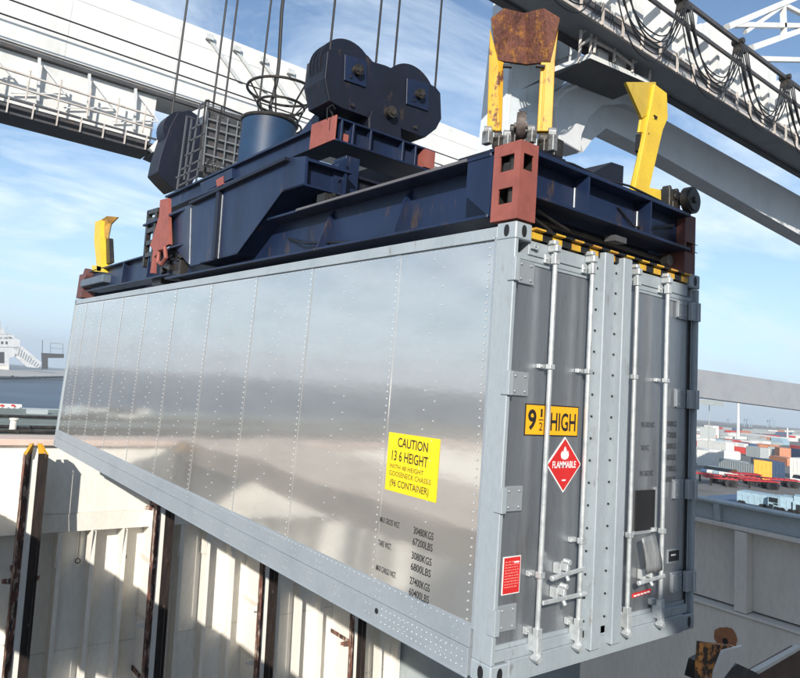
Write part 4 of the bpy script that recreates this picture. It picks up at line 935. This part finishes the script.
m = MB(); m.box(-8, 8.6, YL+.1, YL+3, 14.9, 17.74); lc.part('lower_girder', m, WHITE)
xx = -2
for k in range(5):
    m = MB(); x = -3.2+k*2.6; m.bar((x, YL-.3, 17.7), (x+.3, YL-.05, 15.3), .14); m.bar((x, YL-.1, 17.7), (x+1.6, YL-.1, 16.2), .09); m.bar((x+1.6, YL-.1, 16.2), (x-1.0, YL-.1, 15.4), .07); lc.part('hanger_strut', m, CRANEG)
m = MB(); m.tube([(-8, YL-.6, 16.6), (8.4, YL-.6, 16.25)], .07, 6); m.tube([(-8, YL-.6, 15.75), (8.4, YL-.6, 15.5)], .06, 6)
for k in range(8): x = -3+k*1.55; m.tube([(x, YL-.6, 16.75), (x, YL-.6, 15.1)], .05, 6)
lc.part('handrail', m, GALVR)
m = MB(); m.box(-8, 8.8, YL-.9, YL+2.5, 14.35, 14.5); m.box(-8, 8.8, YL-.9, YL-.8, 14.0, 14.12); m.box(-8, 8.8, YL-.95, YL-.85, 14.75, 14.85); lc.part('walkway', m, CRANED)
for k in range(11):
    x = -4+k*1.2; m = MB(); m.box(x, x+.07, YL-1.0, YL-.9, 14.0, 14.85); lc.part('walkway_post', m, GALVR)
# hanging cabin / machinery platform at its end
f2 = lambda pts, v, t_: MB().prism([ON(x, y, 1, v) for x, y in pts], (0, t_, 0))
m = f2([(150, 148), (172, 124), (208, 106), (206, 122), (172, 141), (153, 152)], YL-1.5, .3); cab = lc.part('end_fascia', m, WHITE)
m = f2([(184, 120), (208, 106), (250, 118), (268, 126), (264, 178), (190, 170), (168, 160), (152, 153)], YL-1.15, 1.8); lc.part('platform_underside', m, CRANED)
m = MB()
for k in range(6): m.bar(ON(205, 118+k*9, 1, YL-1.3), ON(262, 134+k*9, 1, YL-1.3), .09)
for k in range(6): m.bar(ON(208+k*10, 112+k*3, 1, YL-1.35), ON(203+k*10, 165, 1, YL-1.35), .06)
lc.part('platform_framing', m, mat('dark_framing', (.16, .17, .18), .6))
m = f2([(178, 118), (200, 108), (203, 116), (180, 127)], YL-1.8, .2); lc.part('side_panel', m, CRANEG)

# ================================================================== BACKGROUND YARD (right)
def yard(name, label, cat, L0, R0, ytop, depth, m_, group=None, roof=None, doors=False, zoff=0):
    a_, b_ = G(*L0), G(*R0)
    # level the pair to one distance-consistent ground height
    th = ON(L0[0], ytop, 0, a_.x) if abs(ray(*L0).x) > abs(ray(*L0).y) else ON(L0[0], ytop, 1, a_.y)
    hgt = max(th.z-a_.z, .5)
    d = Vector((b_.x-a_.x, b_.y-a_.y, 0)); n2 = Vector((d.y, -d.x, 0)).normalized()
    if n2.dot(Vector((r2.x, r2.y, 0))) < 0: n2 = -n2
    t = Thing(name, label, cat, group, loc=(a_.x, a_.y, a_.z))
    bb = Vector((b_.x, b_.y, a_.z)); base = [a_, bb, bb+n2*depth, a_+n2*depth]
    m = MB(); m.prism([p+Vector((0, 0, zoff)) for p in base], (0, 0, hgt-zoff))
    # corrugation ribs and posts on the near side
    u = d.normalized(); Ln = d.length; k = 0; out_ = -n2*.05
    s_ = 0.0
    while s_ < Ln and k < 60:
        p = a_+u*s_; m.prism([p+Vector((0, 0, zoff+.2)), p+u*.12+Vector((0, 0, zoff+.2)), p+u*.12+Vector((0, 0, hgt-.2)), p+Vector((0, 0, hgt-.2))], out_); s_ += max(.6, Ln/50); k += 1
    t.part('body', m, m_)
    m = MB(); m.prism([p+Vector((0, 0, hgt)) for p in base], (0, 0, .08)); t.part('roof', m, roof or m_)
    return t, a_, bb, n2, hgt
CW = flat('white_container_paint', (.70, .69, .65)); CG = flat('grey_container_paint', (.36, .39, .39)); CYE = flat('yellow_container_paint', (.72, .36, .03)); CN = flat('navy_container_paint', (.03, .06, .12))
CR = flat('red_container_paint', (.50, .05, .04)); CHR = flat('red_chassis_paint', (.38, .02, .03)); CO = flat('rust_orange_container_paint', (.48, .2, .11)); CB = flat('blue_container_paint', (.06, .11, .2)); CLB = flat('light_blue_paint', (.30, .42, .50)); CSH = flat('old_white_ship_paint', (.55, .56, .57), c2=(.4, .42, .43), scale=.2); DG = flat('dark_glass', (.02, .025, .03), .2)
grp = 'containers stacked in the distant yard'
cont = [
 ((719, 472), (754, 479), 458.5, 2.4, CG, 'long grey container in front of the yard stacks'),
 ((754, 479), (772, 481), 460.5, 2.4, CYE, 'bright yellow container beside the grey one in the yard'),
 ((772, 481), (785, 482), 462, 6, CN, 'navy container with its end showing, right of the yellow one'),
 ((790, 478), (812, 481), 458, 6, CW, 'white container at the right edge of the yard'),
 ((697, 465), (708, 466.5), 450, 6, CW, 'white container with its end facing the ship, leftmost of the yard'),
 ((709, 466), (723, 467), 450, 6, CW, 'second white container end from the left in the yard'),
 ((724, 458.5), (740, 460), 451, 3, CW, 'white container below the bright red one in the yard'),
 ((727, 452), (745, 454), 446, 3, CR, 'bright red container on the near row of the yard'),
 ((697, 449), (726, 453), 440, 3, CW, 'long white container at the left of the far row'),
 ((746, 456), (760, 458), 446, 3, CG, 'grey container right of the bright red one'),
 ((760, 455), (767, 456), 448, 3, CW, 'small white container end with a dark opening'),
 ((768, 456), (786, 458), 447, 3, CG, 'grey container with streaked sides in the middle row'),
 ((786, 458), (791, 459), 448, 3, CO, 'orange container end in the middle row'),
 ((791, 457), (812, 460), 448.5, 3, CN, 'dark blue container at the right of the middle row'),
 ((770, 463), (787, 466), 455.5, 3, CO, 'faded orange container behind the yellow one'),
 ((732, 444.5), (746, 446), 441, 3, CR, 'thin red container in the far row'),
 ((790, 448), (812, 451), 445, 3, CR, 'red container at the far right of the yard'),
 ((700, 439), (716, 440.5), 427, 4, CG, 'tall grey stack left of the light pole'),
 ((704, 437), (713, 438), 425, 4, CW, 'pale stack in the far distance on the left'),
 ((748, 440), (768, 442), 438, 3, CG, 'low grey container stack far away'),
]
for L0, R0, yt, dp, mm, lb_ in cont: yard('yard_container', lb_, 'container', L0, R0, yt, dp, mm, grp)
yard('warehouse', 'long low white warehouse roof beyond the container yard', 'building', (764, 439), (790, 441), 438-1.5, 30, CW)
# far clutter of the terminal: individual stacks and sheds, hazy with distance
r_ = random.Random(11)
cols = [CW, CG, CG, CB, CO, CLB, CW, CR, CG]
names = {id(CW): 'white', id(CG): 'grey', id(CB): 'blue', id(CO): 'faded orange', id(CLB): 'pale blue', id(CR): 'red'}
fc = 0
for row, (yb0, hp, n) in enumerate(((446, 4.0, 9), (441.5, 3.2, 11), (437.5, 2.8, 12), (434, 2.4, 13), (431, 2.2, 14), (428.5, 2.0, 14))):
    x = 696+r_.random()*4
    for i in range(n):
        wpx = r_.uniform(4, 10); yb = yb0+.082*(x-696)*.55+r_.uniform(-.4, .4); mm = r_.choice(cols)
        yard('container_stack', 'far %s container stack in the hazy rows at the horizon' % names[id(mm)], 'container stack', (x, yb), (x+wpx, yb+wpx*.06), yb-hp*r_.uniform(.8, 1.2), 6, mm, 'far container stacks')
        x += wpx+r_.uniform(.3, 4)
        if x > 802: break
# red trailer chassis
for i, (xa_, ya_, xb_, yb_) in enumerate(((696, 477, 722, 480), (706, 481, 738, 484), (728, 479, 760, 482), (744, 484, 780, 486.5), (766, 482, 800, 485), (735, 476.5, 762, 478.5))):
    a_, b_ = G(xa_, ya_+4), G(xb_, yb_+4); t = Thing('trailer_chassis', ['red trailer chassis', 'red trailer chassis', 'red trailer chassis'][i % 3]+' '+['nearest the ship rail at the left', 'second from the left, in front of the grey container', 'behind the second chassis, in front of the yellow container', 'lowest at the right side of the row', 'at the right edge of the frame', 'farthest, right behind the row'][i], 'trailer', 'red chassis parked in the yard', loc=tuple(a_))
    b_.z = a_.z; d = (b_-a_); u = d.normalized(); n2 = Vector((-u.y, u.x, 0)); 
    if n2.dot(r2) < 0: n2 = -n2
    m = MB()
    for o_ in (0, 1.6): m.bar(a_+n2*o_+Vector((0, 0, 1.1)), b_+n2*o_+Vector((0, 0, 1.1)), .14, .17)
    for k in range(7): p = a_+d*(k/6)+Vector((0, 0, 1.1)); m.bar(p, p+n2*1.6, .12, .16)
    t.part('frame', m, CHR)
    for f__ in (.72, .8, .88):
        for o_ in (-.1, 1.7):
            p = a_+d*f__+n2*o_+Vector((0, 0, .5)); m = MB(); m.cyl(p, p+n2*.25, .55, 12); t.part('wheel', m, BLACK)
    p = a_+d*.15+Vector((0, 0, 0)); m = MB(); m.box(p.x-.1, p.x+.1, p.y-.1, p.y+.1, p.z, p.z+1.0); t.part('landing_leg', m, GREASE)
# light blue trucks behind the bulwark
def truck(L0, R0, yt, label, windows):
    t, a_, bb, n2, hgt = yard('parked_truck', label, 'truck', L0, R0, yt, 2.5, CLB, 'light blue vehicles beside the ship', zoff=.35)
    u = (bb-a_).normalized(); Ln = (bb-a_).length
    for f__ in (.1, .2, .8, .9):
        p = a_+u*Ln*f__+Vector((0, 0, .3)); m = MB(); m.cyl(p-n2*.05, p+n2*.2, .3, 12); t.part('wheel', m, BLACK)
    for s0, s1, h0, h1 in windows:
        p = a_+u*Ln*s0; q_ = a_+u*Ln*s1; m = MB()
        m.prism([p+Vector((0, 0, hgt*h0)), q_+Vector((0, 0, hgt*h0)), q_+Vector((0, 0, hgt*h1)), p+Vector((0, 0, hgt*h1))], -n2*.08); t.part('window', m, DG)
truck((737, 505), (768, 510), 491.5, 'long light blue trailer parked beyond the bulwark', [(.05, .18, .1, .35)])
truck((768, 511), (779, 513), 496, 'light blue truck cab with dark square windows', [(.1, .45, .1, .5), (.55, .9, .1, .4), (.1, .9, .65, .95), (.55, .9, .5, .6)])
truck((780, 513), (793, 515), 497, 'light blue tanker trailer right of the cab', [(.9, .98, .1, .8)])
truck((794, 515), (815, 518), 497, 'light blue vehicle cut by the right edge', [(.1, .3, .3, .6)])
a4 = [G(707, 496), G(737, 494), G(737, 505), G(712, 505)]
m = MB(); m.add([p+Vector((0, 0, .02)) for p in a4], [(0, 1, 2, 3)]); struct('pavement', m, CB)
# cars
for i, (x, y, cm, lb_) in enumerate(((700, 472.5, CB, 'blue car leftmost of the row behind the chassis'), (706, 473.5, CW, 'white car in the row behind the chassis, left'), (712, 474.5, CLB, 'pale blue car in the middle of the row behind the chassis'), (718, 475.5, CW, 'white car at the right of the row behind the chassis'), (789, 482, CW, 'white car near the right edge behind the chassis'), (797, 483, CB, 'blue car at the right edge behind the chassis'))):
    p = G(x, y+1.5); t = Thing('parked_car', lb_, 'car', 'cars parked in the yard', loc=tuple(p)); z = p.z
    m = MB(); m.prism([(p.x, p.y, z+.35), (p.x+.0, p.y-1.7, z+.35), (p.x, p.y-1.7, z+.9), (p.x, p.y, z+.9)], (4.2, 0, 0)); t.part('body', m, cm, bevel=.12)
    m = MB(); m.prism([(p.x+.9, p.y-1.6, z+.9), (p.x+3.4, p.y-1.6, z+.9), (p.x+2.9, p.y-1.6, z+1.4), (p.x+1.4, p.y-1.6, z+1.4)], (0, 1.5, 0)); t.part('cabin', m, DG)
    for fx_ in (.8, 3.4):
        m = MB(); m.cyl((p.x+fx_, p.y-1.75, z+.32), (p.x+fx_, p.y+.05, z+.32), .32, 12); t.part('wheel', m, BLACK)
# light mast and pole
def mast(x, yb, yt, label, nm, heads=True, r=.25, mm=WHITE):
    p = G(x, yb); top = ON(x, yt, 0, p.x); t = Thing(nm, label, 'light mast' if heads else 'pole', loc=tuple(p))
    m = MB(); m.cyl(p, (p.x, p.y, top.z), r, 10, r*.6); t.part('pole', m, mm)
    if heads: m = MB(); m.box(p.x-2.2, p.x+2.2, p.y-2.2, p.y+2.2, top.z, top.z+1.0); t.part('lamp_head', m, CG)
mast(708.5, 462, 405, 'tall thin lighting mast left in the container yard', 'light_mast', True, .13, CG)
mast(738, 440, 401, 'white post under the grey portal beam', 'white_post', False, .8)
mast(787.5, 441, 428, 'short white post in the far yard', 'white_post', False, .6)
for x, yb, yt in ((748, 427, 416), (771, 428, 417), (729, 424, 417)):
    p = G(x, yb); top = ON(x, yt, 0, p.x).z; s_ = (top-p.z)/6
    t = Thing('dock_crane', 'hazy dock crane on the horizon '+{748: 'at the centre of the yard view', 771: 'right of the centre one', 729: 'left of the white post'}[x], 'crane', 'dock cranes on the horizon', loc=tuple(p)); m = MB()
    for a_ in (-1.3, 1.3):
        m.box(p.x+a_*s_-.2*s_, p.x+a_*s_+.2*s_, p.y-1.6*s_, p.y-1.2*s_, p.z, p.z+4.2*s_); m.box(p.x+a_*s_-.2*s_, p.x+a_*s_+.2*s_, p.y+1.2*s_, p.y+1.6*s_, p.z, p.z+4.2*s_)
    t.part('legs', m, CLB); m = MB(); m.box(p.x-3.5*s_, p.x+3.2*s_, p.y-.4*s_, p.y+.4*s_, p.z+4.2*s_, p.z+4.7*s_); t.part('boom', m, CLB); m = MB(); m.bar((p.x, p.y, p.z+4.7*s_), (p.x+.2, p.y, p.z+6*s_), .3*s_); t.part('apex', m, CLB)

# ================================================================== BACKGROUND HARBOUR (left)
def GW(x, y): return PL(x, y, GN, WZ)
qa, qb, qc, qd = GW(-150, 377), GW(80, 381), GW(75, 372), GW(-160, 369)
m = MB(); m.prism([qa, qb, qc, qd], (0, 0, 2.2)); struct('quay', m, FARQ)
t0 = GW(6, 371.5)
def F(x, y): return ON(x, y, 1, t0.y)
ws = Thing('white_ship', 'white ship superstructure with a sloping stairway moored across the harbour', 'ship', loc=tuple(t0))
m = MB(); m.prism([F(-40, 338), F(12, 337), F(20, 340), F(20, 355), F(9, 358), F(9, 366), F(-40, 366)], (0, 12, 0)); ws.part('deckhouse', m, CSH)
m = MB(); m.prism([F(-40, 326), F(3, 327), F(5, 334), F(14, 335), F(14, 339), F(-40, 339)], (0, 10, 0)); ws.part('bridge', m, CSH)
m = MB(); m.prism([F(14, 348), F(22, 346), F(42, 363), F(38, 368), F(27, 367), F(15, 357)], (0, 4, 0)); ws.part('stairway', m, CSH)
m = MB()
for k in range(9): m.bar(F(19+k*2.4, 348+k*1.9)+Vector((0, -1, 0)), F(17.5+k*2.2, 355+k*1.5)+Vector((0, -1, 0)), .45)
ws.part('stair_treads', m, CG)
m = MB(); m.prism([F(-2, 352), F(4, 352), F(4, 363), F(-2, 363)], (0, -.6, 0)); ws.part('dark_opening', m, BLACK)
for k in range(4):
    m = MB(); m.prism([F(-8+k*4.5, 341.5), F(-6+k*4.5, 341.5), F(-6+k*4.5, 344), F(-8+k*4.5, 344)], (0, -.4, 0)); ws.part('window', m, DG)
m = MB(); m.bar(F(-40, 333)+Vector((0, -1, 0)), F(12, 334)+Vector((0, -1, 0)), .25); m.bar(F(-40, 346)+Vector((0, -1, 0)), F(20, 347)+Vector((0, -1, 0)), .3); m.bar(F(7, 325), F(7, 336), .4); m.bar(F(0, 320), F(1, 330), .4); ws.part('deck_railing', m, CG)
m = MB(); m.prism([F(-40, 364), F(9, 365), F(9, 370), F(-40, 370)], (0, 8, 0)); ws.part('hull', m, HULLG)
jt = Thing('jetty_platform', 'dark steel jetty platform with a railing left of the container', 'jetty', loc=tuple(GW(50, 372)))
m = MB(); m.prism([F(42, 353), F(64, 354), F(64, 358), F(48, 358), F(48, 369), F(43, 369)], (0, 5, 0)); jt.part('deck', m, GREASE)
m = MB()
for a_, b_ in (((50.5, 343), (50.5, 353)), ((63, 344), (63, 354)), ((50.5, 343), (63, 344)), ((50.5, 348), (63, 349))): m.bar(F(*a_), F(*b_), .35)
jt.part('railing', m, GREASE)
m = MB(); m.bar(F(42.5, 340), F(42, 370), .6); jt.part('post', m, GREASE)
mt2 = Thing('mooring_pontoon', 'dark pontoon with mooring gear floating near the far quay', 'pontoon', loc=tuple(GW(20, 381)))
m = MB(); a_, b_ = GW(-60, 381), GW(62, 382); b_.z = a_.z; m.bar(a_+Vector((0, 0, .6)), b_+Vector((0, 0, .6)), 3, 1.0); mt2.part('pontoon', m, CRANED)
m = MB()
for k in range(10): p = GW(6+k*5.5, 380+.05*k); m.box(p.x-.6, p.x+.9, p.y-.5, p.y+.5, p.z+1.1, p.z+1.5+1.3*((k*3) % 4)/3)
mt2.part('mooring_gear', m, GREASE)
m = MB(); p = GW(41, 378); m.box(p.x-1.5, p.x+2.5, p.y-1, p.y+1, p.z+1, p.z+2.2); tag(m.build('small_boat', WHITE, bevel=.3), 'small white boat lying at the dark pontoon', 'boat')
# windlass gear at the far end of the deck
wg = Thing('deck_winch', 'small pale mooring winch with two red covers at the far end of the green deck', 'winch', loc=(0, 27.5, -.6))
def Dk(x, y): return ON(x, y, 1, 27.5)
for x in (2, 13):
    c_ = Dk(x, 406.5); m = MB(); m.cyl(c_, c_+Vector((0, .4, 0)), .08, 10); wg.part('red_cover', m, CR)
m = MB(); a_ = Dk(-10, 413); b_ = Dk(21, 413); m.bar(Vector((a_.x, 27.7, -.45)), Vector((b_.x, 27.7, -.45)), .3, .25)
for x in (0, 6, 12, 18): c_ = Dk(x, 411); m.cyl((c_.x, 27.5, -.6), (c_.x, 27.5, -.42), .08, 10)
m.bar(Dk(2, 408), Dk(12, 407), .06); m.bar(Dk(12, 407), Dk(24, 411), .05); wg.part('winch_frame', m, CW)
bl = Thing('bollard', 'small grey bollard on the green deck beyond the bulkhead', 'bollard', loc=(0, 17, -.4))
c_ = ON(13, 428, 1, 18.0); m = MB(); m.cyl((c_.x, 18, -.36), (c_.x, 18, -.08), .09, 14); m.cyl((c_.x, 18, -.08), (c_.x, 18, -.03), .12, 14); bl.part('post', m, HULLG); m = MB(); m.box(c_.x+.12, c_.x+.4, 17.9, 18.2, -.36, -.24); bl.part('base', m, GREASE)
# orange valve caps between flange and deck
for x, mm, lb_ in ((22, CW, 'white cap on the coaming behind the bulkhead edge'), (38, CO, 'orange cap on the coaming behind the bulkhead edge')):
    c_ = ON(x, 441.5, 1, BY+.3); m = MB(); m.cyl((c_.x-.05, c_.y, c_.z-.02), (c_.x+.05, c_.y, c_.z-.02), .05, 10); tag(m.build('valve_cap', mm), lb_, 'cap')

# ================================================================== UNSEEN BLOCK ADDED BEHIND THE CAMERA (casts the shade on the right, mirrored in the doors)
su = Thing('shade_block', 'unseen grey block added behind the camera to shade the right side of the hold', 'ship', loc=(6, -16, 0))
m = MB(); m.box(-7.95, 22, -22, -10, 0, 13); su.part('block_body', m, mat('shade_block_grey', (.55, .54, .52), .7, c2=(.36, .36, .37)))
for z in (3, 6, 9):
    m = MB(); m.box(-7.95, 22, -10, -9.6, z, z+.12); su.part('block_ledge', m, HULLG)

# ================================================================== AIR
hz_ = MB(); hz_.box(-3010, 3610, -610, 3610, -125, 60)
hm = bpy.data.materials.new('haze'); hm.use_nodes = True; t = hm.node_tree; t.nodes.clear()
o_ = N(t, 'ShaderNodeOutputMaterial'); v_ = N(t, 'ShaderNodeVolumePrincipled'); v_.inputs['Color'].default_value = (.97, .985, 1, 1); v_.inputs['Density'].default_value = .00032
v_.inputs['Anisotropy'].default_value = .2
t.links.new(v_.outputs[0], o_.inputs['Volume'])
tag(hz_.build('haze', hm), kind='stuff')
